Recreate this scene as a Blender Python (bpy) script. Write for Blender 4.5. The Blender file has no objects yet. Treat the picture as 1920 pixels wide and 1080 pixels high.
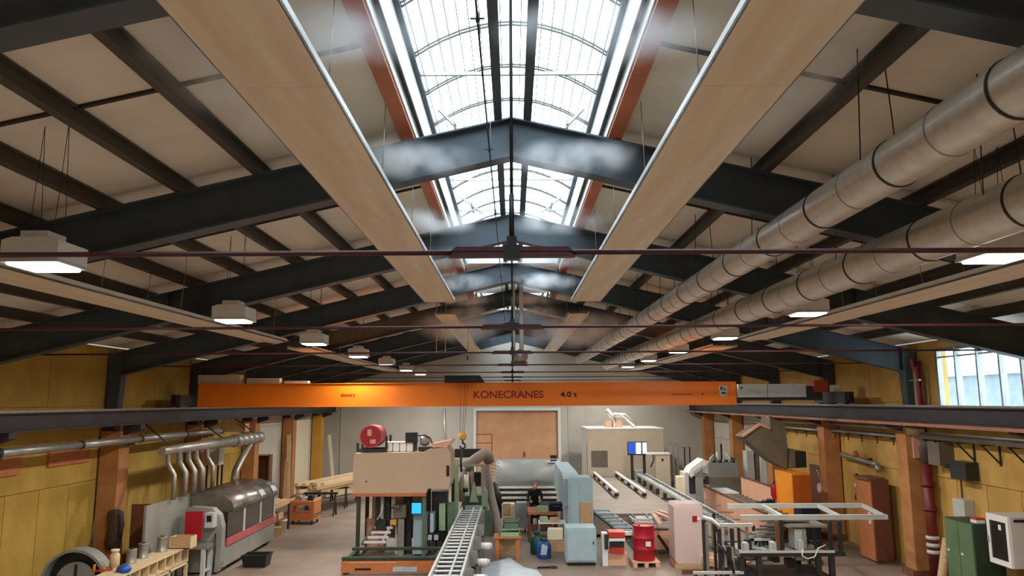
import bpy, bmesh, math, random
from mathutils import Matrix, Vector, Euler
random.seed(7)
S = bpy.context.scene
COL = S.collection
R = math.radians

# ---------------------------------------------------------------- camera
FPX, PITCH, ROLL, CH = 1400.0, R(8.61), R(0.28), 4.3
cam_d = bpy.data.cameras.new('camera'); cam = bpy.data.objects.new('camera', cam_d); COL.objects.link(cam)
cam_d.sensor_fit = 'HORIZONTAL'; cam_d.sensor_width = 36.0; cam_d.lens = FPX / 1920 * 36.0
cam_d.clip_start = 0.05; cam_d.clip_end = 300
CAMROT = (Euler((R(90) + PITCH, 0, 0)).to_matrix() @ Matrix.Rotation(-ROLL, 3, 'Z'))
cam.matrix_world = Matrix.Translation((0, 0, CH)) @ CAMROT.to_4x4()
S.camera = cam

# ---------------------------------------------------------------- sky, exposure
def lin(c):
    return tuple((v / 255 / 12.92) if v / 255 <= 0.04045 else ((v / 255 + 0.055) / 1.055) ** 2.4 for v in c)
wd = bpy.data.worlds.new('overcast_sky'); S.world = wd; wd.use_nodes = True
bg = wd.node_tree.nodes['Background']
bg.inputs[0].default_value = (0.76, 0.90, 1.0, 1); bg.inputs[1].default_value = 6.0
S.view_settings.view_transform = 'Standard'; S.view_settings.look = 'None'
S.view_settings.exposure = 0.35; S.view_settings.gamma = 1.0
S.view_settings.use_curve_mapping = False
LAMP_W = 150.0
def portal(name, loc, rot, sx, sy):
    d = bpy.data.lights.new(name, 'AREA'); d.shape = 'RECTANGLE'; d.size = sx; d.size_y = sy
    d.cycles.is_portal = True
    o = bpy.data.objects.new(name, d); COL.objects.link(o); o.location = loc; o.rotation_euler = rot
portal('skylight_portal', (0, 8.8, CH + 4.0), (0, 0, 0), 2.2, 20.0)
portal('window_portal', (10.5, 16.4, 4.85), (0, R(90), 0), 1.6, 3.6)

# ---------------------------------------------------------------- pixel helpers
def ray(px, py):
    return (CAMROT @ Vector(((px - 960) / FPX, -(py - 540) / FPX, -1.0)))
def F(px, py, z=0.0):                       # where that line of sight meets a level surface
    d = ray(px, py); t = (z - CH) / d.z; return Vector((d.x * t, d.y * t, z))
def P(px, py, Y):                           # ... an upright plane across the hall
    d = ray(px, py); t = Y / d.y; return Vector((d.x * t, Y, CH + d.z * t))
def W(px, py, X):                           # ... a plane along the hall
    d = ray(px, py); t = X / d.x; return Vector((X, d.y * t, CH + d.z * t))

# ---------------------------------------------------------------- materials
MATS = {}
def mat(name, rgb, rough=0.6, metal=0.0, var=0.12, scale=3.0, bump=0.0, stretch=(1, 1, 1), rgb2=None, bscale=None):
    m = bpy.data.materials.new(name); m.use_nodes = True; n = m.node_tree.nodes; l = m.node_tree.links
    b = n['Principled BSDF']; b.inputs['Roughness'].default_value = rough; b.inputs['Metallic'].default_value = metal
    c = lin(rgb); c2 = lin(rgb2) if rgb2 else tuple(v * (1 - 2.2 * var) for v in c)
    tc = n.new('ShaderNodeTexCoord'); mp = n.new('ShaderNodeMapping'); mp.inputs['Scale'].default_value = stretch
    no = n.new('ShaderNodeTexNoise'); no.inputs['Scale'].default_value = scale; no.inputs['Detail'].default_value = 5
    no.inputs['Roughness'].default_value = 0.6
    rp = n.new('ShaderNodeValToRGB'); rp.color_ramp.elements[0].position = 0.36; rp.color_ramp.elements[1].position = 0.66
    rp.color_ramp.elements[0].color = (*c2, 1); rp.color_ramp.elements[1].color = (*c, 1)
    l.new(tc.outputs['Object'], mp.inputs[0]); l.new(mp.outputs[0], no.inputs['Vector'])
    l.new(no.outputs['Fac'], rp.inputs[0]); l.new(rp.outputs[0], b.inputs['Base Color'])
    if bump:
        nb = n.new('ShaderNodeTexNoise'); nb.inputs['Scale'].default_value = bscale or scale * 8; nb.inputs['Detail'].default_value = 3
        l.new(mp.outputs[0], nb.inputs['Vector'])
        bp = n.new('ShaderNodeBump'); bp.inputs['Strength'].default_value = bump; bp.inputs['Distance'].default_value = 0.02
        l.new(nb.outputs['Fac'], bp.inputs['Height']); l.new(bp.outputs[0], b.inputs['Normal'])
    MATS[name] = m; return m
def emit(name, rgb, st):
    m = bpy.data.materials.new(name); m.use_nodes = True; n = m.node_tree.nodes
    b = n['Principled BSDF']; b.inputs['Base Color'].default_value = (*lin(rgb), 1)
    b.inputs['Emission Color'].default_value = (*lin(rgb), 1); b.inputs['Emission Strength'].default_value = st
    MATS[name] = m; return m
mat('concrete_floor', (144, 126, 111), 0.6, 0, 0.13, 0.55, 0.15, rgb2=(116, 99, 86))
mat('yellow_wall', (190, 156, 68), 0.8, 0, 0.1, 1.2, 0.2, rgb2=(170, 134, 54))
mat('ochre_wall', (208, 168, 90), 0.8, 0, 0.1, 1.2, 0.2, rgb2=(186, 146, 74))
mat('orange_column', (190, 132, 78), 0.75, 0, 0.1, 1.6, 0.2, rgb2=(164, 108, 60))
mat('yellow_paint', (226, 166, 66), 0.7, 0, 0.06, 1.4)
mat('grey_wall', (198, 192, 180), 0.85, 0, 0.05, 0.8, 0.1)
mat('ceiling_sheet', (236, 230, 216), 0.7, 0, 0.04, 1.4, 0.05, rgb2=(226, 218, 202))
mat('frame_steel', (70, 82, 90), 0.5, 0.0, 0.12, 2.0)
mat('purlin_steel', (84, 78, 70), 0.6, 0.0, 0.15, 1.5)
mat('dark_strip', (48, 40, 34), 0.7)
mat('orange_primer', (194, 112, 74), 0.6, 0, 0.1, 2.0)
mat('white_metal', (228, 228, 224), 0.4, 0, 0.03)
mat('panel_cream', (236, 226, 206), 0.55, 0, 0.07, 1.1, stretch=(3, 0.25, 1), rgb2=(220, 204, 176))
mat('galvanised', (222, 220, 212), 0.3, 0.5, 0.08, 7.0, 0.06, stretch=(1, 1, 1))
mat('tin', (172, 170, 162), 0.4, 0.6, 0.1, 5.0)
mat('steel', (178, 180, 180), 0.35, 0.7, 0.1, 6.0)
mat('dark_steel', (58, 60, 60), 0.45, 0.4, 0.12, 5.0)
mat('black', (26, 26, 27), 0.5, 0, 0.1)
mat('rubber', (34, 33, 33), 0.8)
mat('tie_red', (78, 28, 30), 0.5, 0, 0.12, 4)
mat('crane_orange', (246, 128, 14), 0.42, 0, 0.03, 1.0)
mat('crane_dark_orange', (176, 70, 26), 0.5)
mat('logo_red', (158, 26, 18), 0.5, 0, 0.02)
mat('print_black', (28, 20, 16), 0.5, 0, 0.02)
mat('runway', (56, 54, 60), 0.55, 0.1, 0.15, 1.5)
mat('machine_grey', (150, 154, 150), 0.45, 0, 0.08, 1.5)
mat('light_grey', (196, 198, 194), 0.45, 0, 0.05)
mat('blue_grey', (166, 188, 194), 0.4, 0, 0.04)
mat('beige_cover', (196, 168, 140), 0.6, 0, 0.04, 1.2)
mat('cabin_beige', (206, 190, 166), 0.6, 0, 0.04)
mat('machine_green', (96, 118, 92), 0.5, 0, 0.12, 3)
mat('pale_green', (156, 182, 142), 0.5, 0, 0.08)
mat('dark_green', (48, 60, 46), 0.55, 0, 0.1)
mat('locker_green', (92, 118, 82), 0.5, 0, 0.08, 2)
mat('locker_dark', (52, 66, 50), 0.5)
mat('red', (176, 18, 40), 0.4, 0, 0.08)
mat('bright_red', (206, 56, 34), 0.45)
mat('pipe_red', (112, 32, 32), 0.45, 0, 0.1)
mat('drum_pink', (196, 92, 92), 0.45)
mat('wood', (206, 168, 122), 0.7, 0, 0.14, 3, 0.1, stretch=(1, 8, 8))
mat('pale_wood', (226, 200, 158), 0.7, 0, 0.12, 3, 0.1, stretch=(8, 1, 8))
mat('orange_wood', (200, 118, 66), 0.65, 0, 0.12, 3, 0.1, stretch=(8, 1, 8))
mat('brown_wood', (122, 76, 48), 0.65, 0, 0.12, 3)
mat('cabinet_brown', (116, 68, 48), 0.55, 0, 0.08, 2, stretch=(4, 4, 1))
mat('cabinet_orange', (188, 116, 70), 0.55, 0, 0.08, 2, stretch=(4, 4, 1))
mat('salmon', (222, 170, 140), 0.6, 0, 0.05)
mat('vivid_orange', (240, 146, 22), 0.5, 0, 0.05)
mat('deep_orange', (196, 96, 22), 0.5, 0, 0.05)
mat('hopper', (118, 108, 92), 0.6, 0.1, 0.1)
mat('cardboard', (198, 160, 118), 0.8, 0, 0.08)
mat('cream', (232, 222, 188), 0.7, 0, 0.03)
mat('skin', (206, 150, 120), 0.6, 0, 0.03)
mat('dark_cloth', (28, 30, 40), 0.85, 0, 0.2, 12)
mat('coat', (86, 62, 50), 0.85, 0, 0.2, 10)
mat('blue', (34, 84, 160), 0.45)
mat('teal', (18, 92, 84), 0.45)
mat('door_orange', (214, 164, 124), 0.65, 0, 0.06, 1.2, stretch=(1, 1, 1), rgb2=(203, 150, 110))
mat('planer_grey', (152, 150, 140), 0.5, 0, 0.1, 2)
mat('duct_metal', (178, 174, 162), 0.38, 0.6, 0.12, 6)
mat('hood_tin', (150, 140, 130), 0.3, 0.6, 0.14, 4)
mat('smoked', (46, 42, 40), 0.18, 0, 0.25, 6)
mat('hose', (146, 132, 120), 0.6, 0, 0.1, 6)
mat('brick_pale', (120, 132, 140), 0.8)
mat('deck_grey', (142, 128, 114), 0.6, 0, 0.1, 1.2)
mat('pale_primer', (176, 120, 98), 0.6, 0, 0.1, 2)
mat('fascia_grey', (160, 172, 180), 0.6)
mat('tarp', (188, 196, 202), 0.6, 0, 0.08, 3)
emit('lamp_lens', (255, 250, 240), 9.0)
emit('screen_blue', (40, 160, 225), 0.9)
emit('screen_dark_blue', (30, 70, 160), 0.7)
emit('screen_white', (225, 235, 255), 0.9)
def clear_mat(name, tint, mix, rough=0.2):
    m = bpy.data.materials.new(name); m.use_nodes = True; n = m.node_tree.nodes; l = m.node_tree.links
    out = n['Material Output']; b = n['Principled BSDF']; b.inputs['Roughness'].default_value = rough
    b.inputs['Base Color'].default_value = (*tint, 1)
    t = n.new('ShaderNodeBsdfTransparent'); t.inputs[0].default_value = (*tint, 1)
    mx = n.new('ShaderNodeMixShader'); mx.inputs[0].default_value = mix
    l.new(t.outputs[0], mx.inputs[1]); l.new(b.outputs[0], mx.inputs[2]); l.new(mx.outputs[0], out.inputs['Surface'])
    MATS[name] = m; return m
clear_mat('polycarbonate', (0.94, 0.98, 1.0), 0.10)
clear_mat('window_glass', (0.92, 0.97, 1.0), 0.10)
clear_mat('plastic_film', (0.90, 0.80, 0.78), 0.55, 0.25)
clear_mat('cabinet_glass', (0.75, 0.8, 0.78), 0.25, 0.1)

# ---------------------------------------------------------------- mesh builder
class MB:
    def __init__(s, M=None): s.v = []; s.f = []; s.sm = []; s.M = M
    def add(s, vs, fs, smooth=False):
        o = len(s.v)
        s.v += [(s.M @ Vector(v)) if s.M else Vector(v) for v in vs]
        s.f += [tuple(i + o for i in f) for f in fs]; s.sm += [smooth] * len(fs)
        return s
    def box(s, x0, x1, y0, y1, z0, z1):
        if x1 < x0: x0, x1 = x1, x0
        if y1 < y0: y0, y1 = y1, y0
        if z1 < z0: z0, z1 = z1, z0
        vs = [(x, y, z) for z in (z0, z1) for y in (y0, y1) for x in (x0, x1)]
        return s.add(vs, [(0, 2, 3, 1), (4, 5, 7, 6), (0, 1, 5, 4), (2, 6, 7, 3), (0, 4, 6, 2), (1, 3, 7, 5)])
    def cbox(s, x0, x1, y0, y1, z0, z1, c=0.03):       # box with chamfered upright and top edges
        pts = [(x0 + c, z0), (x1 - c, z0), (x1, z0 + c), (x1, z1 - c), (x1 - c, z1), (x0 + c, z1), (x0, z1 - c), (x0, z0 + c)]
        return s.prism([(p[0], p[1]) for p in pts], 'y', y0, y1)
    def prism(s, pts, ax, a0, a1, smooth=False):
        def mk(p, a):
            return {'x': (a, p[0], p[1]), 'y': (p[0], a, p[1]), 'z': (p[0], p[1], a)}[ax]
        n = len(pts); vs = [mk(p, a0) for p in pts] + [mk(p, a1) for p in pts]
        fs = [tuple(range(n))[::-1], tuple(range(n, 2 * n))]
        ss = [(i, (i + 1) % n, n + (i + 1) % n, n + i) for i in range(n)]
        s.add(vs, fs); o = len(s.v) - 2 * n
        s.f += [tuple(i + o for i in f) for f in ss]; s.sm += [smooth] * n
        return s
    def tube(s, pts, r, n=10, caps=True, smooth=True):
        pts = [Vector(p) for p in pts]; rs = r if isinstance(r, (list, tuple)) else [r] * len(pts)
        vs = []; up = None
        for i, p in enumerate(pts):
            d = (pts[min(i + 1, len(pts) - 1)] - pts[max(i - 1, 0)]).normalized()
            if up is None:
                up = Vector((0, 0, 1)) if abs(d.z) < 0.9 else Vector((0, 1, 0))
            a = d.cross(up).normalized(); b = a.cross(d).normalized(); up = b
            vs += [p + (a * math.cos(2 * math.pi * k / n) + b * math.sin(2 * math.pi * k / n)) * rs[i] for k in range(n)]
        fs = [(i * n + k, i * n + (k + 1) % n, (i + 1) * n + (k + 1) % n, (i + 1) * n + k) for i in range(len(pts) - 1) for k in range(n)]
        s.add(vs, fs, smooth)
        if caps:
            o = len(s.v) - len(vs); m = (len(pts) - 1) * n + o
            s.f += [tuple(range(o, o + n))[::-1], tuple(range(m, m + n))]; s.sm += [False, False]
        return s
    def bar(s, p0, p1, w, h=None):                     # square bar between two points
        h = h or w; p0, p1 = Vector(p0), Vector(p1); d = (p1 - p0).normalized()
        up = Vector((0, 0, 1)) if abs(d.z) < 0.95 else Vector((0, 1, 0))
        a = d.cross(up).normalized() * w / 2; b = a.cross(d).normalized() * h / 2
        vs = [p + i * a + j * b for p in (p0, p1) for i, j in ((-1, -1), (1, -1), (1, 1), (-1, 1))]
        return s.add(vs, [(3, 2, 1, 0), (4, 5, 6, 7), (0, 1, 5, 4), (1, 2, 6, 5), (2, 3, 7, 6), (3, 0, 4, 7)])
    def ibeam(s, p0, p1, w, h, t=0.02):                # p0,p1 = middle of the lower flange's underside
        p0, p1 = Vector(p0), Vector(p1); d = (p1 - p0).normalized()
        a = d.cross(Vector((0, 0, 1))).normalized(); b = a.cross(d).normalized()
        pr = [(-w / 2, 0), (w / 2, 0), (w / 2, t), (t / 2, t), (t / 2, h - t), (w / 2, h - t), (w / 2, h), (-w / 2, h), (-w / 2, h - t), (-t / 2, h - t), (-t / 2, t), (-w / 2, t)]
        vs = [p + a * x + b * y for p in (p0, p1) for x, y in pr]; n = 12
        fs = [(i, (i + 1) % n, n + (i + 1) % n, n + i) for i in range(n)]
        for o in (0, n):
            q = [(0, 1, 2, 11), (10, 3, 4, 9), (8, 5, 6, 7)]
            fs += [tuple(i + o for i in (f if o else f[::-1])) for f in q]
        return s.add(vs, fs)
    def lathe(s, prof, c, n=20, ax='z', smooth=True):  # prof = (radius, height)
        c = Vector(c); vs = []
        for r, h in prof:
            for k in range(n):
                a = 2 * math.pi * k / n; x, y = r * math.cos(a), r * math.sin(a)
                vs.append(c + Vector({'z': (x, y, h), 'y': (x, h, y), 'x': (h, x, y)}[ax]))
        fs = [(i * n + k, i * n + (k + 1) % n, (i + 1) * n + (k + 1) % n, (i + 1) * n + k) for i in range(len(prof) - 1) for k in range(n)]
        s.add(vs, fs, smooth); o = len(s.v) - len(vs); m = o + (len(prof) - 1) * n
        s.f += [tuple(range(o, o + n))[::-1], tuple(range(m, m + n))]; s.sm += [False, False]
        return s
    def build(s, name, m, parent=None, recalc=True):
        if parent is None:
            xs = [v.x for v in s.v]; ys = [v.y for v in s.v]; zs = [v.z for v in s.v]
            org = Vector(((min(xs) + max(xs)) / 2, (min(ys) + max(ys)) / 2, min(zs)))
        else: org = parent['_o'] if False else ORG[parent.name]
        me = bpy.data.meshes.new(name); me.from_pydata([v - org for v in s.v], [], s.f)
        me.polygons.foreach_set('use_smooth', s.sm)
        if recalc:
            bm = bmesh.new(); bm.from_mesh(me); bmesh.ops.recalc_face_normals(bm, faces=bm.faces); bm.to_mesh(me); bm.free()
        me.materials.append(MATS[m]); me.update()
        o = bpy.data.objects.new(name, me); COL.objects.link(o)
        if parent is None: o.location = org
        else: o.parent = parent
        ORG[o.name] = org
        return o
ORG = {}
def tag(o, label, cat, group=None):
    o['label'] = label; o['category'] = cat
    if group: o['group'] = group
    return o
def thing(name, label, cat, loc, group=None):
    o = bpy.data.objects.new(name, None); COL.objects.link(o); o.location = loc; o.empty_display_size = 0.2
    ORG[o.name] = Vector(loc); tag(o, label, cat, group); return o
def structure(name, loc=None, mb=None, m=None):
    if mb is not None: o = mb.build(name, m)
    else:
        o = bpy.data.objects.new(name, None); COL.objects.link(o); o.location = loc; ORG[o.name] = Vector(loc)
    o['kind'] = 'structure'; return o
def part_box(parent, name, m, *b): return MB().box(*b).build(name, m, parent)
def part_tube(parent, name, m, pts, r, n=8): return MB().tube(pts, r, n).build(name, m, parent)
def twin(o, d, parent):                     # another copy of one piece, shifted by d, same mesh
    c = o.copy(); COL.objects.link(c); c.parent = parent; c.location = o.location + Vector(d)
    ORG[c.name] = ORG[o.name]; return c
def copy_thing(root, d, label=None, rz=None):
    r = root.copy(); COL.objects.link(r); r.location = root.location + Vector(d)
    if label: r['label'] = label
    if rz is not None: r.rotation_euler.z = rz
    ORG[r.name] = ORG[root.name] + Vector(d)
    for ch in [x for x in COL.objects if x.parent == root]:
        c = ch.copy(); COL.objects.link(c); c.parent = r
        for g in [x for x in COL.objects if x.parent == ch]:
            k = g.copy(); COL.objects.link(k); k.parent = c
    return r
def pbox(px0, py0, px1, py1, Y, depth, mb=None):     # box whose near face covers that patch at distance Y
    a = P(px0, py1, Y); b = P(px1, py0, Y)
    return (mb or MB()).box(a.x, b.x, Y, Y + depth, a.z, b.z)
def text_mesh(name, body, size, loc, m, parent, bold=0.0, depth=0.004, space=1.0):
    cu = bpy.data.curves.new(name, 'FONT'); cu.body = body; cu.size = size; cu.extrude = depth; cu.offset = bold
    cu.align_x = 'LEFT'; cu.space_character = space
    t = bpy.data.objects.new(name, cu); COL.objects.link(t); bpy.context.view_layer.update()
    me = bpy.data.meshes.new_from_object(t.evaluated_get(bpy.context.evaluated_depsgraph_get()))
    bpy.data.objects.remove(t)
    me.transform(Matrix.Rotation(R(90), 4, 'X')); me.materials.clear(); me.materials.append(MATS[m])
    o = bpy.data.objects.new(name, me); COL.objects.link(o); o.parent = parent
    o.location = Vector(loc) - ORG[parent.name]; ORG[o.name] = ORG[parent.name]; return o
ORD = ['nearest', 'second nearest', 'third nearest', 'fourth nearest', 'fifth nearest', 'sixth nearest', 'seventh nearest', 'eighth nearest', 'ninth nearest', 'tenth nearest']
NTH = ['first', 'second', 'third', 'fourth', 'fifth', 'sixth', 'seventh', 'eighth', 'ninth', 'tenth', 'eleventh', 'twelfth']
# ================================================================ the hall
YB, YF = 41.0, -7.5                           # end walls
FR = [-0.7, 4.5] + [-0.7 + 5 * i for i in range(2, 9)]         # frame positions -0.7 ... 39.3
XW = 10.35                                    # inner face of side walls
SL = 0.23                                     # roof slope
ZT = CH + 3.62                                # top of rafters at the ridge
ZC = ZT + 0.20                                # underside of ceiling sheets at the ridge
def ztop(x): return ZT - SL * abs(x)
def zceil(x): return ZC - SL * abs(x)

structure('floor', mb=MB().box(-11, 11, YF - .3, YB + .3, -0.2, 0), m='concrete_floor')

# side walls: concrete core with panels standing proud of the joints
def side_wall(name, sgn, m, holes=()):
    w = structure(name, (sgn * XW, 16, 0))
    top = zceil(XW) - 0.02
    x0, x1 = sgn * (XW + 0.03), sgn * (XW + 0.28)
    core = MB()
    ys = [YF - .3] + [v for h in holes for v in h[:2]] + [YB + .3]
    for i in range(0, len(ys), 2): core.box(x0, x1, ys[i], ys[i + 1], 0, top)
    for h in holes: core.box(x0, x1, h[0], h[1], 0, h[2]).box(x0, x1, h[0], h[1], h[3], top)
    core.build('wall_core', m, w)
    shared = {}
    def pan(y0, y1, z0, z1):
        mm_ = 'grey_wall' if y0 > 29.2 and z1 < 4.3 else m
        for h in holes:
            if y1 > h[0] + .01 and y0 < h[1] - .01 and z1 > h[2] + .01 and z0 < h[3] - .01:
                return
        k = (round(y1 - y0, 3), round(z1 - z0, 3), mm_)
        if k not in shared:
            o = MB().box(sgn * XW, sgn * (XW + 0.04), y0, y1, z0, z1).build('wall_panel', mm_, w); shared[k] = (o, y0, z0)
        else:
            o, a, b = shared[k]; twin(o, (0, y0 - a, z0 - b), w)
    for i, f in enumerate(FR):
        if f < 8 : continue
        f1 = f + 5 if i < 8 else YB
        for k in range(4):
            a = f + .26 + k * (f1 - f - .52) / 4; b = f + .26 + (k + 1) * (f1 - f - .52) / 4
            pan(a, b - .02, 0.0, 2.42)
        for z0, z1 in ((2.44, 3.3), (3.32, 4.2)):
            pan(f + .26, f1 - .28, z0, z1)
        pan(f + .26, f + 2.5, 4.22, top - .01); pan(f + 2.52, f1 - .28, 4.22, top - .01)
    return w
side_wall('wall_left', -1, 'yellow_wall')
WIN = (14.62, 18.35, 4.0, 5.52)
wr = side_wall('wall_right', 1, 'ochre_wall', [WIN])
# far gable wall with the door opening
DX0, DX1, DZ = P(893, 800, YB).x, P(1046, 800, YB).x, P(970, 770, YB).z
g = MB(); ze = zceil(11)
g.prism([(-11, 0), (DX0, 0), (DX0, DZ), (DX1, DZ), (DX1, 0), (11, 0), (11, ze), (0, ZC + .05), (-11, ze)], 'y', YB, YB + .3)
wb = structure('wall_back', mb=g, m='grey_wall')
g = MB(); g.prism([(-11, 0), (11, 0), (11, ze), (0, ZC + .05), (-11, ze)], 'y', YF - .3, YF)
structure('wall_front', mb=g, m='grey_wall')
for i, px in enumerate((865, 1066, 1100, 640)):    # seams on the grey wall
    a = P(px, 800, YB - .001)
    o = MB().box(a.x - .03, a.x + .03, YB - .05, YB, 0, P(px, 745, YB).z).build('wall_post', 'light_grey', wb)
MB().tube([P(832, 765, YB - .12), P(834, 812, YB - .12), P(840, 850, YB - .12)], .06, 8).build('drain_pipe', 'galvanised', wb)
# door
d1 = structure('door_1', ((DX0 + DX1) / 2, YB, 0))
MB().box(DX0, DX1, YB + .1, YB + .2, 0, DZ).build('door_leaf', 'door_orange', d1)
wa, wb_ = P(893, 815, YB + .1), P(922, 815, YB + .1)
wk = MB().box(DX0 + .02, wb_.x, YB + .075, YB + .1, .05, wa.z).build('wicket_door', 'door_orange', d1)
MB().box(wb_.x - .012, wb_.x + .012, YB + .06, YB + .1, .05, wa.z + .02).box(DX0, wb_.x, YB + .06, YB + .1, wa.z, wa.z + .03).box(DX0, wb_.x, YB + .06, YB + .1, wa.z - .45, wa.z - .42).build('wicket_frame', 'brown_wood', wk)
h = P(983, 852, YB + .08); MB().box(h.x - .05, h.x + .05, YB + .05, YB + .1, h.z - .12, h.z + .12).build('door_handle', 'brown_wood', d1)
fr = MB(); t = .16
fr.box(DX0 - t, DX0, YB - .06, YB + .2, 0, DZ + t).box(DX1, DX1 + t, YB - .06, YB + .2, 0, DZ + t).box(DX0, DX1, YB - .06, YB + .2, DZ, DZ + t)
fr.build('door_frame', 'white_metal', d1)
for k in range(1, 5):
    x = DX0 + (DX1 - DX0) * k / 5
    if x > wb_.x: MB().box(x - .01, x + .01, YB + .092, YB + .1, 0.02, DZ - .02).build('leaf_joint', 'door_orange', d1)

# ---- roof: sheets, joint strips, purlins
roof = structure('ceiling', (0, 16, ZC))
PX = [1.33, 2.28, 3.26, 4.24, 5.22, 6.20, 7.18, 8.16, 9.14, 10.35]
strips = {}
def sheet(x0, x1, y0, y1, cache={}):
    k = (x0, x1, round(y1 - y0, 3))
    if k in cache:
        o, a = cache[k]; return twin(o, (0, y0 - a, 0), roof)
    q = [(x0, zceil(x0)), (x1, zceil(x1)), (x1, zceil(x1) + .06), (x0, zceil(x0) + .06)]
    o = MB().prism(q, 'y', y0, y1).build('ceiling_panel', 'ceiling_sheet', roof); cache[k] = (o, y0); return o
def strip(x0, x1, y, cache={}):
    if (x0, x1) in cache:
        o, a = cache[(x0, x1)]; return twin(o, (0, y - a, 0), roof)
    q = [(x0, zceil(x0) - .03), (x1, zceil(x1) - .03), (x1, zceil(x1)), (x0, zceil(x0))]
    o = MB().prism(q, 'y', y - .025, y + .025).build('joint_strip', 'dark_strip', roof); cache[(x0, x1)] = (o, y)
for sg in (-1, 1):
    for a, b in zip(PX[:-1], PX[1:]):
        x0, x1 = sorted((sg * (a + .008), sg * (b - .008)))
        for i, f in enumerate(FR):
            f1 = FR[i + 1] if i < 8 else YB
            if f < 25 and i < 8:
                sheet(x0, x1, f + .008, (f + f1) / 2 - .008); sheet(x0, x1, (f + f1) / 2 + .008, f1 - .008); strip(x0, x1, (f + f1) / 2)
            else: sheet(x0, x1, f + .008, f1 - .008)
        sheet(x0, x1, YF, FR[0] - .008)
SKY0, SKY1 = -0.7, 19.1                      # open skylight strip
for sg in (-1, 1):                            # closed ridge beyond the skylight, and before it
    x0, x1 = sorted((0, sg * 1.322))
    for a, b in ((SKY1 + .1, 24.3), (29.31, 34.5)): sheet(x0, x1, a, b)
    sheet(x0, x1, YF, SKY0)
for sg in (-1, 1):
    for i, x in enumerate(PX[1:-1]):
        MB().ibeam((sg * x, YF, ztop(x) + .012), (sg * x, YB, ztop(x) + .012), .11, .185 - .0, .014).build('purlin', 'purlin_steel', roof)
    MB().box(sg * 1.24, sg * 1.42, YF, YB, ztop(1.33) + .01, zceil(1.33) - .0).build('edge_purlin', 'orange_primer', roof)
    MB().ibeam((sg * .19 + .02, YF, ztop(.19) + .012), (sg * .19 + .02, YB, ztop(.19) + .012), .10, .14, .012).build('ridge_purlin', 'frame_steel', roof)
# outer roof skin closes the attic
MB().prism([(-11, ze + .12), (-1.4, zceil(1.4) + .12), (-1.4, zceil(1.4) + .16), (-11, ze + .16)], 'y', YF - .3, YB + .3).build('roof_skin', 'dark_strip', roof)
MB().prism([(11, ze + .12), (1.4, zceil(1.4) + .12), (1.4, zceil(1.4) + .16), (11, ze + .16)], 'y', YF - .3, YB + .3).build('roof_skin', 'dark_strip', roof)
for a, b in ((YF - .3, SKY0), (SKY1 + .1, 24.4), (29.2, 34.5)):
    MB().prism([(-1.5, zceil(1.5) + .1), (0, ZC + .1), (1.5, zceil(1.5) + .1), (1.5, zceil(1.5) + .15), (0, ZC + .15), (-1.5, zceil(1.5) + .15)], 'y', a, b).build('ridge_cap', 'dark_strip', roof)

# ---- barrel skylight
def skylight(name, y0, y1, mesh=True):
    sk = structure(name, (0, (y0 + y1) / 2, ZC))
    zs = zceil(1.2) + .38; XS = 1.16; rise = .42
    def arc(x): return zs + rise * (1 - (x / XS) ** 2)
    for sg in (-1, 1):
        MB().box(sg * 1.16, sg * 1.23, y0, y1, zceil(1.2) + .02, zs).build('curb', 'white_metal', sk)
        MB().box(sg * 1.222, sg * 1.236, y0, y1, ztop(1.2) + .02, zceil(1.2) + .02).build('curb_edge', 'white_metal', sk)
        MB().box(sg * 1.155, sg * 1.165, y0, y1, zceil(1.2) - .05, zceil(1.2) + .02).build('curb_edge', 'white_metal', sk)
        MB().box(sg * 1.166, sg * 1.221, y0, y1, zceil(1.2) - .012, zceil(1.2) + .019).build('curb_gap', 'dark_steel', sk)
        MB().box(sg * 1.10, sg * 1.16, y0, y1, zs - .03, zs + .03).build('glazing_rail', 'frame_steel', sk)
    n = max(1, round((y1 - y0) / 1.1)); dy = (y1 - y0) / n
    NX = 12; xs = [-XS + 2 * XS * i / NX for i in range(NX + 1)]
    pane = MB(); vs = [(x, y0 + dd, arc(x) + .02) for dd in (.02, dy - .02) for x in xs]
    pane.add(vs, [(i, i + 1, NX + 2 + i, NX + 1 + i) for i in range(NX)], True)
    p0 = pane.build('pane', 'polycarbonate', sk)
    rb = MB()
    for o in (-.045, .03): rb.tube([(x, y0 + o, arc(x) - .01) for x in xs], .018, 6)
    r0 = rb.build('arch_rib', 'tin', sk)
    tb = MB().box(-XS, XS, y0 + dy * .5 - .02, y0 + dy * .5 + .02, zs + .02, zs + .06).build('tie_bar', 'light_grey', sk)
    for k in range(1, n):
        twin(p0, (0, k * dy, 0), sk); twin(r0, (0, k * dy, 0), sk)
        if k % 2 == 0: twin(tb, (0, k * dy, 0), sk)
    twin(r0, (0, n * dy, 0), sk)
    gr = MB()
    for i in range(-9, 10):
        x = i * .118; gr.bar((x, y0, arc(x) - .035), (x, y1, arc(x) - .035), .011)
    gr.build('safety_wire', 'machine_grey', sk)
    for sg in (-1, 1):                         # vent hinges and diagonal stays
        for k in range(2, n, 4):
            y = y0 + k * dy
            MB().bar((sg * .82, y, zs + .05), (sg * .82, y + 1.0, zs + .12), .045).build('vent_stay', 'machine_grey', sk)
            MB().bar((sg * 1.0, y - .6, zs + .02), (sg * .62, y + .9, zs + .06), .03).build('diagonal_stay', 'white_metal', sk)
    for y in (y0, y1):
        q = [(-XS, zceil(1.2))] + [(x, arc(x)) for x in xs] + [(XS, zceil(1.2))]
        MB().prism(q, 'y', y - .02 if y == y0 else y, y if y == y0 else y + .03).build('end_panel', 'white_metal', sk)
    return sk
skylight('window_1', SKY0, SKY1)
skylight('window_2', 34.6, 40.6)
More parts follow.
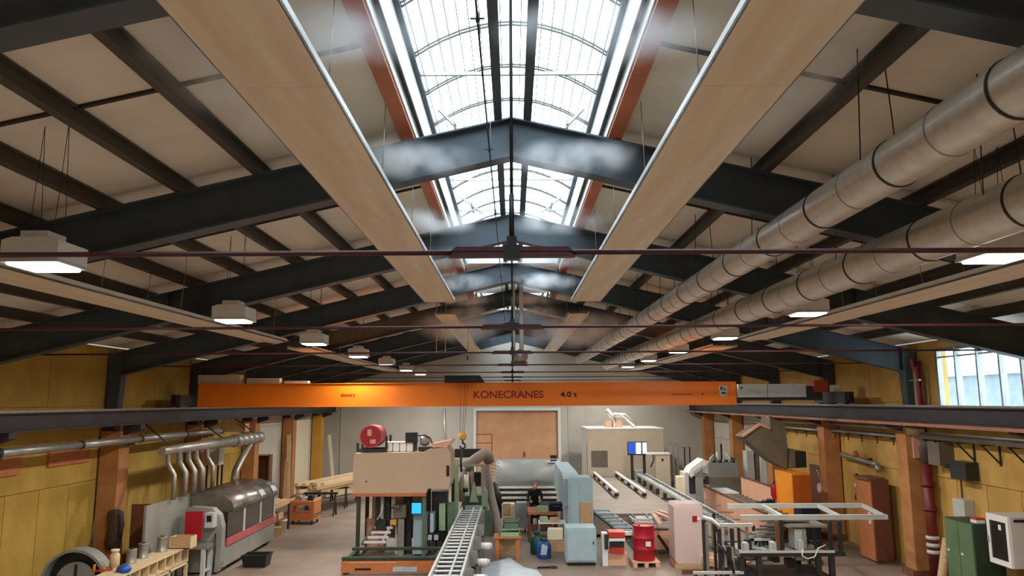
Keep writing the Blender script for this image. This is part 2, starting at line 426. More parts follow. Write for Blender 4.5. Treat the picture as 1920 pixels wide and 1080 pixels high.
skylight('added_skylight', 24.5, 29.1)  # added skylight, hidden by the frames, to light the far mist and ridge

# ---- side window
w3 = structure('window_3', (XW, 16.4, WIN[2]))
fw = MB(); y0, y1, z0, z1 = WIN
fw.box(XW, XW + .12, y0, y0 + .08, z0, z1).box(XW, XW + .12, y1 - .08, y1, z0, z1).box(XW, XW + .12, y0, y1, z0, z0 + .08).box(XW, XW + .12, y0, y1, z1 - .07, z1)
fw.build('window_frame', 'tin', w3)
ms = [W(x, 700, XW).y for x in (1793, 1834, 1876, 1917)]
edges = [y1 - .08] + ms + [y0 + .08]
for m_ in ms: MB().box(XW - .02, XW + .12, m_ - .026, m_ + .026, z0, z1).build('mullion', 'light_grey', w3)
for a, b in zip(edges[:-1], edges[1:]): MB().box(XW + .05, XW + .06, min(a, b), max(a, b), z0 + .06, z1 - .05).build('pane', 'window_glass', w3)
MB().box(XW + .04, XW + .09, y0, y1, z1 - .24, z1 - .2).build('transom', 'light_grey', w3)
# the pale building across the yard
nb = thing('neighbouring_building', 'pale building across the yard seen through the side window', 'building', (19, 18, 0))
part_box(nb, 'wall', 'brick_pale', 18, 22, 4, 32, 0, 5.2)
part_box(nb, 'fascia', 'fascia_grey', 17.8, 22, 4, 32, 5.2, 5.7)
part_box(nb, 'louvre', 'machine_grey', 17.95, 18, 24.2, 25.4, 4.3, 5.0)
# ================================================================ portal frames
def rafter(sg, y, dep=.58):
    # tapered I-section rafter, deeper at the ridge and at the eaves
    xs = [0.012, 1.1, 2.2, 6.6, 10.0]; low = [dep - .06, dep - .05, dep - .02, dep, dep + .04]
    mb = MB(); f = .13; t = .022
    for (xa, la), (xb, lb) in zip(list(zip(xs, low))[:-1], list(zip(xs, low))[1:]):
        za, zb = ztop(xa), ztop(xb); A, B = sg * xa, sg * xb
        q = [(A, za - la + t), (B, zb - lb + t), (B, zb - t), (A, za - t)]
        mb.prism(q, 'y', y - .007, y + .007)
        mb.prism([(A, za - t), (B, zb - t), (B, zb), (A, za)], 'y', y - f, y + f)
        mb.prism([(A, za - la), (B, zb - lb), (B, zb - lb + t), (A, za - la + t)], 'y', y - f, y + f)
    return mb
for i, f in enumerate(FR):
    lab = ['grey steel roof frame directly above the camera position', 'dark steel roof frame cutting the top corners of the picture', 'blue-grey steel roof frame, largest whole one, dividing the two big skylight bays',
           'steel roof frame behind the first whole one, seen through the dark red tie rod', 'steel roof frame at the far end of the open skylight', 'dark steel roof frame just beyond the skylight, above the crane',
           'steel roof frame two bays beyond the skylight end', 'steel roof frame three bays beyond the skylight end', 'last steel roof frame before the grey gable wall'][i]
    t = thing('portal_frame', lab, 'roof frame', (0, f, ztop(10) - .8), 'steel roof frames')
    for sg in (-1, 1):
        r = rafter(sg, f).build('rafter', 'frame_steel', t)
        for x in (2.2, 6.6): MB().box(sg * x, sg * (x + .015), f - .12, f + .12, ztop(x) - .5, ztop(x) - .02).build('stiffener', 'frame_steel', r)
        MB().prism([(sg * 10.06, 3.6), (sg * 10.32, 3.6), (sg * 10.32, ztop(10.32) - .01), (sg * 9.99, ztop(9.99) - .01), (sg * 9.99, ztop(9.99) - .74)], 'y', f - .13, f + .13).build('frame_leg', 'frame_steel', t)
    MB().box(-.012, .012, f - .14, f + .14, ZT - .58, ZT + .0).build('apex_plate', 'frame_steel', t)
    # painted concrete columns that carry the frames
    if f > 8:
        for sg, side in ((-1, 'left'), (1, 'right')):
            k = i - 2
            yellow = (sg < 0 and i == 8)
            c = thing('wall_column', f'painted concrete column, {NTH[k]} from the camera along the {side} wall', 'column', (sg * 10.05, f, 0), f'columns of the {side} wall')
            MB().box(sg * 9.84, sg * 10.32, f - .25, f + .25, 0, 3.6).build('shaft', 'yellow_paint' if yellow else 'orange_column', c)
            MB().prism([(sg * 9.84, 3.5), (sg * 9.40, 3.64), (sg * 9.40, 3.755), (sg * 9.84, 3.755)], 'y', f - .12, f + .12).build('corbel', 'runway', c)
            part_box(c, 'plinth', 'brown_wood', sg * 9.74, sg * 10.33, f - .28, f + .28, 0, .16)

# ---- tie rods across the hall, each with a middle coupling and hanger
def tie(f, z, lab):
    t = thing('tie_rod', lab, 'tie rod', (0, f, z), 'tie rods under the roof frames')
    for sg in (-1, 1): part_tube(t, 'rod', 'tie_red', [(sg * .05, f, z), (sg * 10.1, f, z)], .017, 8)
    for dz, w in ((.018, .385), (-.017, .40)):
        MB().prism([(-w, z + dz - .015), (w, z + dz - .015), (w - .03, z + dz + .015), (-w + .03, z + dz + .015)], 'y', f - .03, f + .03).build('coupling_plate', 'tie_red', t)
    part_box(t, 'clamp', 'black', -.05, .05, f - .045, f + .045, z - .045, z + .042)
    part_box(t, 'clamp_head', 'black', -.032, .032, f - .03, f + .03, z + .042, z + .10)
    part_tube(t, 'hanger_rod', 'black', [(0, f, z + .1), (0, f, ZT - .56)], .011, 8)
    part_tube(t, 'hanger_sleeve', 'black', [(0, f, z + .1), (0, f, z + .38)], .016, 8)
for i, f in enumerate(FR[1:]):
    f += .14
    z = CH + (.93 if i else .93)
    tie(f, z, ['thick dark red tie rod crossing the whole picture, closest to the camera', 'pale red tie rod with middle coupling below the skylight end', 'thin tie rod third from the camera', 'red tie rod fourth from the camera above the grey ball-shaped unit',
               'thin dark tie rod fifth from the camera', 'thin dark tie rod sixth from the camera', 'thin dark tie rod seventh from the camera, above the crane hoist', 'last thin tie rod by the gable wall'][i])

# ---- radiant ceiling panels
def radiant(x0, x1, y0, y1, z, lab, inner):
    t = thing('radiant_panel', lab, 'heating panel', ((x0 + x1) / 2, (y0 + y1) / 2, z), 'cream radiant heating strips')
    n = max(1, round((y1 - y0) / 4)); d = (y1 - y0) / n
    s0 = None
    for k in range(n):
        if s0 is None: s0 = MB().box(x0, x1, y0, y0 + d - .004, z, z + .03).build('panel_section', 'panel_cream', t)
        else: twin(s0, (0, k * d, 0), t)
    MB().box(x0, x0 + .012, y0, y1, z, z + .085).build('edge_lip', 'white_metal', t)
    MB().box(x1 - .012, x1, y0, y1, z, z + .085).build('edge_lip', 'white_metal', t)
    for x in (x0 + .14, (x0 + x1) / 2, x1 - .14): part_tube(t, 'heating_pipe', 'tin', [(x, y0, z + .05), (x, y1, z + .05)], .02, 6)
    part_tube(t, 'header_pipe', 'white_metal', [(x0, y1 + .03, z + .05), (x1, y1 + .03, z + .05)], .04, 8)
    y = y0 + 1.2
    while y < y1:
        for x in (x0 + .05, x1 - .05):
            MB().tube([(x, y, z + .06), (x, y + .12, zceil(x) - .005)], .005, 5).build('hanger', 'tin', t)
        y += 2.5
radiant(-2.18, -1.42, -3, 18.4, CH + 2.44, 'wide cream heating strip hanging left of the skylight', 1)
radiant(1.47, 2.20, -3, 18.4, CH + 2.44, 'wide cream heating strip hanging right of the skylight', -1)
radiant(-6.33, -5.63, 4, 18.6, CH + 1.48, 'low cream heating strip above the left side of the hall', 1)
radiant(5.63, 6.33, 4, 18.6, CH + 1.48, 'low cream heating strip above the right side of the hall', -1)
radiant(-2.18, -1.60, 21, 37, CH + 2.42, 'far cream heating strip left of the ridge beyond the skylight', 1)
radiant(1.60, 2.18, 21, 37, CH + 2.42, 'far cream heating strip right of the ridge beyond the skylight', -1)
radiant(-6.33, -5.63, 21, 37, CH + 1.48, 'far low cream heating strip over the left machines', 1)
radiant(5.63, 6.33, 21, 37, CH + 1.48, 'far low cream heating strip over the right machines', -1)

# ---- high-bay lamps
def lamp(x, y, z, lab):
    t = thing('high_bay_lamp', lab, 'lamp', (x, y, z), 'white high-bay lamps')
    w = .27
    MB().prism([(-w + x, z + .035), (w + x, z + .035), (w + x, z + .23), (w - .09 + x, z + .26), (-w + .09 + x, z + .26), (-w + x, z + .23)], 'y', y - .25, y + .25).build('housing', 'white_metal', t)
    part_box(t, 'driver_box', 'white_metal', x - .13, x + .13, y - .2, y + .1, z + .26, z + .33)
    part_box(t, 'rim', 'light_grey', x - w - .012, x + w + .012, y - .262, y + .262, z + .018, z + .05)
    MB().cbox(x - w + .04, x + w - .04, y - .22, y + .22, z - .005, z + .02, .012).build('lens', 'lamp_lens', t)
    for dx in (-.12, .12):
        for dy in (-.1, .1):
            MB().tube([(x + dx, y + dy, z + .25), (x + dx, y, zceil(x + dx) - .002)], .004, 4).build('suspension_wire', 'dark_steel', t)
    d = bpy.data.lights.new('lamp_light', 'AREA'); d.shape = 'RECTANGLE'; d.size = .44; d.size_y = .4
    d.energy = LAMP_W; d.color = (1.0, .96, .9); d.spread = R(170)
    o = bpy.data.objects.new('lamp_light', d); COL.objects.link(o); o.parent = t; o.location = (0, 0, -.03)
for i in range(-2, 7):
    y = 7.15 + 5.0 * i
    n = i + 2  # first two pairs are out of sight, added to light the near ceiling
    lamp(-4.55, y, CH + 1.30, f'added unseen high-bay lamp of the left row, number {["two behind", "one behind"][n]} the view' if n < 2 else f'white high-bay lamp, {NTH[n - 2]} from the camera in the left row')
    lamp(5.02, y + .45, CH + 1.42, f'added unseen high-bay lamp of the right row, {["two behind", "one behind"][n]} the view' if n < 2 else f'white high-bay lamp, {NTH[n - 2]} from the camera in the right row')

# ---- spiral ducts
def duct(x, z, r, y0, y1, lab):
    t = thing('air_duct', lab, 'duct', (x, (y0 + y1) / 2, z - r), 'galvanised ceiling ducts')
    k = 0; y = y0
    while y < y1:
        L = 1.5; MB().tube([(x, y, z), (x, min(y + L, y1), z)], r, 28, False).build('duct_section', 'galvanised', t)
        MB().tube([(x, y - .012, z), (x, y + .012, z)], r + .008, 28).build('joint_ring', 'dark_steel', t)
        MB().tube([(x, y + .72, z), (x, y + .735, z)], r + .004, 28).build('seam_ring', 'tin', t)
        if k % 2 == 0:
            for dx in (-r * .8, r * .8): MB().tube([(x + dx, y + .3, z + r * .5), (x + dx * .7, y + .3, zceil(x + dx) - .01)], .006, 5).build('hanger', 'dark_steel', t)
        y += L; k += 1
    MB().tube([(x, y1, z), (x, y1 + .02, z)], r, 28).build('end_cap', 'galvanised', t)
duct(3.22, CH + 1.95, .205, -3, 36, 'upper shiny galvanised ventilation duct nearer the skylight')
duct(4.28, CH + 1.62, .225, -3, 34, 'lower shiny galvanised ventilation duct nearer the right wall')

# ---- humidifier line with nozzles
ZN = CH + 2.9; XN = -.255
NY = [5.35 + 3.0 * k for k in range(8)]
t = thing('humidifier_line', 'thin dark humidifier pipe with spray nozzles under the ridge', 'pipe', (XN, 12, ZN))
part_tube(t, 'pipe', 'black', [(XN, -3, ZN), (XN, 28, ZN)], .009, 8)
for y in NY:
    n_ = MB().tube([(XN - .055, y, ZN), (XN + .055, y, ZN)], .008, 6).tube([(XN, y, ZN - .03), (XN, y, ZN + .05)], .014, 8).build('nozzle', 'dark_steel', t)
    MB().tube([(XN, y + .4, ZN), (XN, y + .4, ZT - .0)], .003, 4).build('hanger', 'tin', t)
# ================================================================ crane and runways
YC = 22.3
for sg, side in ((-1, 'left'), (1, 'right')):
    t = thing('crane_runway', f'dark steel crane runway beam along the {side} wall', 'crane runway', (sg * 9.55, 16, CH - .54), 'crane runway beams')
    MB().ibeam((sg * 9.55, YF + .5, CH - .54), (sg * 9.55, YB - .2, CH - .54), .26, .36, .025).build('beam', 'runway', t)
    MB().box(sg * 9.55 - .03, sg * 9.55 + .03, YF + .5, YB - .2, CH - .18, CH - .14).build('rail', 'steel', t)
    if sg > 0: MB().box(9.30, 9.42, YF + .5, YB - .2, CH - .62, CH - .55).build('lower_angle', 'pale_primer', t)
g0 = P(372, 722, YC); g1 = P(1380, 722, YC)
zt, zb = CH + .53, CH - .13
cr = thing('overhead_crane', 'orange overhead travelling crane spanning the hall', 'crane', (0, YC, zb))
gd = MB().box(g0.x, g1.x, YC, YC + .42, zb, zt).box(g0.x, g1.x, YC - .02, YC + .44, zb - .015, zb).box(g0.x, g1.x, YC - .02, YC + .44, zt, zt + .015).build('girder', 'crane_orange', cr)
part_box(cr, 'girder_tail', 'runway', g1.x, 9.2, YC + .1, YC + .4, CH - .02, CH + .4)
L = P(887, 746.5, YC); L2 = P(1019, 746.5, YC)
tx = text_mesh('lettering', 'KONECRANES', .30, (L.x, YC - .003, L.z), 'logo_red', gd, .0065, .003)
wdt = max(v.co.x for v in tx.data.vertices); tx.scale.x = (L2.x - L.x) / wdt
L = P(1051, 744, YC); tx = text_mesh('lettering', '4.0 t', .21, (L.x, YC - .003, L.z), 'print_black', gd, .006, .003)
wdt = max(v.co.x for v in tx.data.vertices); tx.scale.x = (P(1082, 744, YC).x - L.x) / wdt
L = P(639, 743, YC); text_mesh('lettering', 'CRANE 2', .105, (L.x, YC - .003, L.z), 'logo_red', gd, .002, .003)
a = P(1258, 739.5, YC); b = P(1300, 738, YC); part = MB().box(a.x, b.x, YC - .004, YC, a.z - .01, a.z + .012).build('fine_print', 'logo_red', gd)
a = P(1317, 739, YC); MB().prism([(a.x - .035, a.z - .03), (a.x + .035, a.z - .03), (a.x, a.z + .04)], 'y', YC - .004, YC).build('warning_mark', 'print_black', gd)
a = P(1356, 733, YC); s_ = [(a.x - .12, a.z + .16), (a.x + .12, a.z + .16), (a.x + .12, a.z - .08), (a.x + .06, a.z - .16), (a.x - .06, a.z - .16), (a.x - .12, a.z - .08)]
em = MB().prism(s_, 'y', YC - .004, YC).build('round_plate', 'light_grey', gd)
MB().box(a.x - .08, a.x - .02, YC - .007, YC, a.z + .03, a.z + .13).box(a.x + .01, a.x + .09, YC - .007, YC, a.z + .02, a.z + .05).box(a.x + .01, a.x + .03, YC - .007, YC, a.z + .02, a.z + .12).box(a.x - .05, a.x + .06, YC - .007, YC, a.z - .09, a.z - .03).build('plate_print', 'print_black', gd)
# grey cable cabinets right of the girder
a = P(1384, 745, YC - .1); b = P(1438, 720, YC - .1); c = P(1510, 720, YC - .1)
part_box(cr, 'switch_cabinet', 'light_grey', a.x, b.x - .01, YC - .12, YC + .1, a.z, b.z)
part_box(cr, 'switch_cabinet', 'light_grey', b.x + .01, c.x, YC - .12, YC + .1, a.z, b.z)
part_box(cr, 'cabinet_latch', 'black', a.x + .08, a.x + .13, YC - .13, YC - .12, b.z - .14, b.z - .08)
# cream boxes on the left end of the girder
for x0, x1, h in ((372, 452, 703), (463, 525, 709), (534, 578, 714)):
    a = P(x0, 720, YC + .15); b = P(x1, h, YC + .15); part_box(cr, 'control_box', 'cabin_beige', a.x, b.x, YC + .1, YC + .36, zt + .015, b.z)
# end trucks on the rails
for sg in (-1, 1):
    e = part_box(cr, 'end_truck', 'runway', sg * 9.42, sg * 9.68, YC - .9, YC + 1.3, CH - .1, CH + .22)
    for y in (YC - .7, YC + 1.1): MB().tube([(sg * 9.50, y, CH - .04), (sg * 9.60, y, CH - .04)], .10, 14).build('wheel', 'dark_steel', e)
    part_box(cr, 'buffer', 'black', sg * 9.48, sg * 9.62, YC - 1.02, YC - .9, CH - .02, CH + .14)
a = P(1526, 735, YC); b = P(1550, 712, YC); part_box(cr, 'drive_motor', 'crane_dark_orange', a.x, b.x, YC - .05, YC + .3, a.z, b.z)
a = P(1559, 742, YC); b = P(1571, 722, YC); part_box(cr, 'junction_box', 'white_metal', a.x, b.x, YC - .1, YC + .1, a.z, b.z)
# hoist trolley
a = P(834, 722, YC); b = P(905, 704, YC)
part_box(cr, 'trolley', 'black', a.x, b.x - .15, YC - .1, YC + .9, zt + .02, b.z)
MB().prism([(b.x - .15, zt + .02), (b.x + .05, zt + .02), (b.x - .08, b.z), (b.x - .15, b.z)], 'y', YC - .05, YC + .85).build('trolley_nose', 'black', cr)
part_box(cr, 'trolley_plate', 'light_grey', a.x + .5, a.x + .9, YC - .105, YC - .1, zt + .1, zt + .13)
YH = YC - .35
part_box(cr, 'trolley_arm', 'black', a.x + .3, a.x + .9, YH - .05, YC + .1, zt + .04, zt + .12)
for px in (864, 872, 877):
    p = P(px, 762, YH); q = P(866 + (px - 870) * .6, 816, YH)
    MB().tube([(p.x, YH, zt + .06), (q.x, YH, q.z)], .006, 5).build('hoist_rope', 'dark_steel', cr)
hb = P(867.5, 818, YH)
MB().lathe([(.05, -.09), (.10, -.07), (.12, 0), (.10, .07), (.05, .09)], (hb.x, YH, hb.z), 16, 'y').build('hook_block', 'yellow_paint', cr)
pts = [(hb.x, YH, hb.z - .1), (hb.x, YH, hb.z - .19)] + [(hb.x + .075 * math.sin(R(k)), YH, hb.z - .27 + .075 * math.cos(R(k))) for k in range(0, 300, 30)]
MB().tube(pts, .024, 8).build('hook', 'black', cr)
pts = [(hb.x - .02, YH, hb.z - .34), (hb.x - .05, YH, hb.z - .7), (hb.x - .03, YH, hb.z - 1.0)]
MB().tube(pts, .035, 8).build('sling', 'dark_green', cr)
# ================================================================ left side of the hall
def legs4(parent, m, x0, x1, y0, y1, z, w=.05):
    o = MB().box(x0, x0 + w, y0, y0 + w, 0, z).build('leg', m, parent)
    for dx, dy in ((x1 - x0 - w, 0), (0, y1 - y0 - w), (x1 - x0 - w, y1 - y0 - w)): twin(o, (dx, dy, 0), parent)
def M4(loc, rz=0, rx=0, ry=0): return Matrix.Translation(loc) @ Euler((rx, ry, rz)).to_matrix().to_4x4()

t = thing('wall_pipe', 'long dull metal pipe running along the yellow left wall', 'pipe', (-9.6, 18, 3.29))
for k in range(5): part_tube(t, 'pipe_section', 'tin', [(-9.6, 11.5 + k * 2.7, 3.38), (-9.6, 14.18 + k * 2.7, 3.38)], .09, 14)
for k in range(6): MB().tube([(-9.6, 11.46 + k * 2.7, 3.38), (-9.6, 11.54 + k * 2.7, 3.38)], .102, 14).build('flange', 'dark_steel', t)
for f in (14.3, 19.3, 24.3): part_box(t, 'bracket', 'dark_steel', -9.79, -9.58, f - .03, f + .03, 3.25, 3.29)
for (a, b, z0, z1, lab) in ((88, 166, 836, 866, 'red-brown board high on the yellow left wall below the pipe'), (-40, 36, 852, 892, 'red-brown board at the left picture edge below the pipe')):
    p, q = W(a, z1, -10.34), W(b, z0, -10.34)
    bm = W((a + b) / 2, (z0 + z1) / 2, -10.34)
    tag(MB().box(-10.35, -10.29, p.y, q.y, bm.z - .24, bm.z + .24).build('wall_board', 'orange_wood'), lab, 'board')
p, q = W(476, 850, -10.34), W(520, 790, -10.34)
tag(MB().box(-10.345, -10.31, p.y, q.y, 1.1, 3.25).build('grey_sheet', 'grey_wall'), 'large pale grey sheet fixed on the left wall behind the ducts', 'sheet')
p, q = W(547, 850, -10.34), W(576, 850, -10.34)
d2 = structure('door_2', (-10.3, (p.y + q.y) / 2, 0))
MB().box(-10.35, -10.27, p.y, q.y, 0.02, 3.45).build('door_leaf', 'cream', d2)
MB().box(-10.35, -10.25, p.y - .12, p.y, 0, 3.6).box(-10.35, -10.25, q.y, q.y + .12, 0, 3.6).box(-10.35, -10.25, p.y, q.y, 3.46, 3.6).build('door_frame', 'light_grey', d2)

# ---- four-sided planer with hood
XB, XFt = -8.6, -7.45
t = thing('planing_machine', 'long grey planing machine with tin hood along the left wall', 'machine', (-8.05, 21.5, 0))
part_box(t, 'back_panel', 'planer_grey', XB - .06, XB, 18.1, 24.2, .05, 1.9)
part_box(t, 'base', 'planer_grey', XB, XFt, 20.0, 24.1, .12, .62)
part_box(t, 'foot', 'dark_steel', XB + .05, XFt - .08, 20.1, 20.4, 0, .12); part_box(t, 'foot', 'dark_steel', XB + .05, XFt - .08, 23.6, 23.9, 0, .12)
part_box(t, 'red_stripe', 'drum_pink', XFt - .02, XFt + .03, 20.15, 24.05, .62, .80)
for a, b in ((20.2, 21.35), (21.5, 22.7), (22.85, 24.0)):
    o = MB().box(XFt - .05, XFt - .01, a, b, .82, 1.46).build('smoked_window', 'smoked', t)
    part_box(t, 'window_post', 'light_grey', XFt - .06, XFt + .01, b, b + .12, .8, 1.5)
for k in range(5): part_box(t, 'spindle_motor', 'tin', XFt - .35, XFt - .1, 20.4 + k * .75, 20.7 + k * .75, .82, 1.2)
prof = [(XB, 1.5), (XFt + .03, 1.42), (XFt + .03, 1.55), (XFt - .06, 1.72), (XFt - .25, 1.84), (XFt - .55, 1.9), (XB, 1.92)]
h = MB().prism(prof, 'y', 20.5, 24.3, True).build('hood', 'hood_tin', t)
for y in (22.6, 23.7): MB().prism([(XFt + .03, 1.5), (XFt + .06, 1.58), (XFt - .04, 1.74), (XFt - .2, 1.84), (XFt - .22, 1.82), (XFt - .06, 1.7)], 'y', y, y + .4).build('hood_visor', 'steel', h)
arch = [(XB + .15, 0), (XB + .35, .05), (XFt - .05, .05), (XFt + .02, .3), (XFt + .02, 1.15), (XFt - .06, 1.45), (XFt - .25, 1.62), (XB + .35, 1.66), (XB + .2, 1.6), (XB + .15, .9)]
MB().prism(arch, 'y', 19.75, 20.0).build('end_shield', 'planer_grey', t)
a, b = P(345, 1012, 19.3), P(380, 959, 19.3)
part_box(t, 'red_guard', 'red', a.x, b.x, 19.3, 19.34, a.z, b.z)
a, b = P(383, 990, 19.5), P(401, 962, 19.5); k = part_box(t, 'control_box', 'light_grey', a.x, b.x, 19.5, 19.75, a.z, b.z)
part_box(k, 'screen', 'smoked', a.x + .05, b.x - .05, 19.49, 19.5, a.z + .15, b.z - .06)
part_box(t, 'infeed_table', 'steel', XB + .1, XFt - .1, 19.15, 19.74, .72, .80)
for y in (19.2, 19.62):
    for x in (XB + .2, XFt - .2): MB().bar((x, y, 0), (x, y, .72), .09).build('table_leg', 'light_grey', t)
MB().bar((XFt - .2, 19.2, .18), (XFt - .2, 19.62, .18), .06).build('stretcher', 'light_grey', t)
MB().tube([(XFt - .12, 19.7, 1.0), (XFt - .05, 19.55, .7), (XFt - .05, 19.5, .3), (XFt - .1, 19.6, .1)], .02, 6).build('cable', 'black', t)

# ---- dust extraction header and drops
t = thing('dust_header', 'silver dust extraction duct with drop pipes above the planing machine', 'duct', (-8.8, 22.5, 2.95))
part_tube(t, 'header', 'duct_metal', [(-8.8, 19.1, 3.1), (-8.8, 21.6, 3.1), (-8.8, 24.0, 3.1)], [.11, .14, .17], 16)
for k in range(5): MB().tube([(-8.8, 24.0 + k * .5, 3.1), (-8.8, 24.48 + k * .5, 3.1)], .19, 16).build('header_section', 'duct_metal', t)
for k in range(5): MB().tube([(-8.8, 23.98 + k * .5, 3.1), (-8.8, 24.03 + k * .5, 3.1)], .2, 16).build('header_ring', 'tin', t)
for y, r in ((19.25, .055), (19.9, .07), (20.45, .07), (20.95, .075), (21.7, .06)):
    MB().tube([(-8.8, y + .2, 3.05), (-8.7, y + .05, 2.75), (-8.5, y, 2.5), (-8.5, y, 1.9)], r, 10).build('drop_pipe', 'duct_metal', t)
MB().tube([P(468, 832, 25.6), P(452, 862, 24.9), P(441, 885, 24.3), P(439, 897, 24.2), P(439, 910, 24.2)], .11, 12).build('branch_pipe', 'duct_metal', t)
for f, z in ((19.6, 3.2), (23.0, 3.25), (25.9, 3.28)): MB().tube([(-8.8, f, z), (-9.5, f, 3.76)], .02, 6).build('hanger', 'dark_steel', t)
a, b = P(413, 809, 26.0), P(460, 793, 26.0)
tag(MB().box(a.x, b.x, 26.0, 26.4, 3.3, 3.3 + b.z - a.z)  .build('plywood_box', 'wood'), 'pale wooden box lying on top of the silver header duct', 'box')
a, b = P(379, 872, 25.2), P(412, 836, 25.2)
t = thing('white_cabinet', 'white tilted sheet cabinet between drop pipes and the wall', 'cabinet', (a.x, 25.3, 0))
part_box(t, 'body', 'white_metal', a.x, b.x, 25.2, 25.6, a.z, b.z); legs4(t, 'dark_steel', a.x, b.x, 25.2, 25.6, a.z, .05)

# ---- pale wooden pigeonhole bench
t = thing('pigeonhole_bench', 'low pale wooden bench with open pigeonholes', 'bench', (-8.2, 17.2, 0))
x0, x1, y0, y1 = -8.45, -7.9, 15.7, 18.92
part_box(t, 'top_board', 'pale_wood', x0, x1 + .02, y0, y1, .82, .85); part_box(t, 'bottom_board', 'pale_wood', x0, x1, y0, y1, .52, .55)
part_box(t, 'back_board', 'brown_wood', x0, x0 + .02, y0, y1, .55, .82)
part_box(t, 'lower_rail', 'pale_wood', x1 - .04, x1, y0, y1, .44, .50)
d = MB().box(x0 + .02, x1, y0, y0 + .035, .55, .82).build('divider', 'pale_wood', t)
for k in range(1, 9): twin(d, (0, k * (y1 - y0 - .035) / 8, 0), t)
legs4(t, 'pale_wood', x0, x1, y0, y1, .52, .07)
for y in (16.8, 17.9): part_box(t, 'leg', 'pale_wood', x1 - .07, x1, y, y + .07, 0, .52)
for px, py, h_, r_, lab in ((246, 1056, .30, .11, 'grey ribbed spool second from the wooden box on the pigeonhole bench'), (268, 1046, .32, .11, 'grey ribbed spool in the middle of the pigeonhole bench'),
                       (303, 1034, .34, .12, 'grey ribbed spool nearest the wooden box on the pigeonhole bench')):
    p = F(px, py, .85)
    t = thing('cutter_spool', lab, 'spool', (p.x, p.y, .85), 'grey spools on the bench')
    MB().lathe([(r_, 0), (r_, .02), (r_ * .92, .03), (r_ * .92, h_ - .03), (r_, h_ - .02), (r_, h_)], p, 18).build('body', 'tin', t)
    MB().lathe([(r_ * .4, h_), (r_ * .4, h_ + .02)], p, 12).build('bore', 'dark_steel', t)
p = F(214, 1064, .85)
t = thing('glue_can', 'pale tall can at the near end of the bench', 'can', (p.x, p.y, .85))
MB().lathe([(.10, 0), (.10, .26), (.07, .30), (.07, .33)], p, 16).build('body', 'pale_wood', t); MB().lathe([(.085, .33), (.085, .37)], p, 16).build('lid', 'cream', t)
a, b = P(317, 1020, 18.55), P(357, 1001, 18.55)
t = thing('wooden_box', 'small pale wooden box standing on the end of the pigeonhole bench', 'box', (a.x, 18.6, .85))
z = .85
part_box(t, 'front_board', 'wood', a.x + .02, b.x, 18.55, 18.58, z, z + .27); part_box(t, 'rear_board', 'wood', a.x + .02, b.x, 18.87, 18.9, z, z + .27)
part_box(t, 'side_board', 'pale_wood', a.x, a.x + .02, 18.55, 18.9, z, z + .27); part_box(t, 'side_board', 'pale_wood', b.x, b.x + .02, 18.55, 18.9, z, z + .27); part_box(t, 'bottom', 'wood', a.x, b.x, 18.55, 18.9, z, z + .02)
p = F(186, 1074, .85)
t = thing('clamp', 'bright orange screw clamp lying on the near end of the bench', 'clamp', p)
MB().bar(p + Vector((-.15, 0, .03)), p + Vector((.2, .15, .03)), .03).build('bar', 'bright_red', t); MB().bar(p + Vector((-.12, .02, .0)), p + Vector((-.12, .02, .16)), .035).build('jaw', 'vivid_orange', t); MB().bar(p + Vector((.05, .1, .0)), p + Vector((.05, .1, .14)), .035).build('jaw', 'vivid_orange', t)
MB().tube([p + Vector((.05, .1, .13)), p + Vector((-.08, .04, .13))], .012, 6).build('screw', 'steel', t)
p = F(232, 1071, .85)
t = thing('cap', 'dark blue cap lying on the bench beside the orange clamp', 'cap', p)
MB().lathe([(.14, 0), (.15, .04), (.12, .10), (.05, .13), (.01, .135)], p, 16).build('crown', 'blue', t)
MB().prism([(p.x - .05, p.y - .14), (p.x + .1, p.y - .24), (p.x + .2, p.y - .18), (p.x + .15, p.y - .05)], 'z', .852, .865).build('peak', 'blue', t)

# ---- band saw wheel
c = P(142, 1092, 16.6)
t = thing('band_saw', 'dark round band saw wheel housing in the lower left corner', 'saw', (c.x, 16.6, 0))
def ring(mb, c, r0, r1, y0, y1, n=40):
    pts = []
    for k in range(n):
        a = 2 * math.pi * k / n; pts.append((math.cos(a), math.sin(a)))
    vs = [(c.x + r * u, y, c.z + r * v) for y in (y0, y1) for r in (r0, r1) for u, v in pts]
    fs = []
    for k in range(n):
        j = (k + 1) % n
        fs += [(k, j, n + j, n + k), (2 * n + k, 3 * n + k, 3 * n + j, 2 * n + j), (n + k, n + j, 3 * n + j, 3 * n + k), (k, 2 * n + k, 2 * n + j, j)]
    return mb.add(vs, fs, False)
ring(MB(), c, .64, .70, 16.45, 16.8).build('rim', 'machine_grey', t); ring(MB(), c, .02, .64, 16.7, 16.8).build('back_disc', 'dark_steel', t)
ring(MB(), c, .02, .42, 16.56, 16.62).build('wheel', 'machine_grey', t)
for k in range(5):
    a = 2 * math.pi * k / 5 + .3; MB().bar((c.x, 16.59, c.z), (c.x + .38 * math.cos(a), 16.59, c.z + .38 * math.sin(a)), .06, .08).build('spoke', 'dark_steel', t)
MB().lathe([(.08, -.12), (.08, .1)], (c.x, 16.6, c.z), 14, 'y').build('hub', 'black', t)
part_box(t, 'stand', 'dark_steel', c.x - .4, c.x + .4, 16.6, 16.9, 0, max(.1, c.z - .5))
MB().tube([(c.x + .1, 16.75, c.z + .55), (c.x + .12, 16.9, c.z + .9), (c.x + .06, 17.0, c.z + 1.25)], .015, 6).build('cable', 'dark_steel', t)

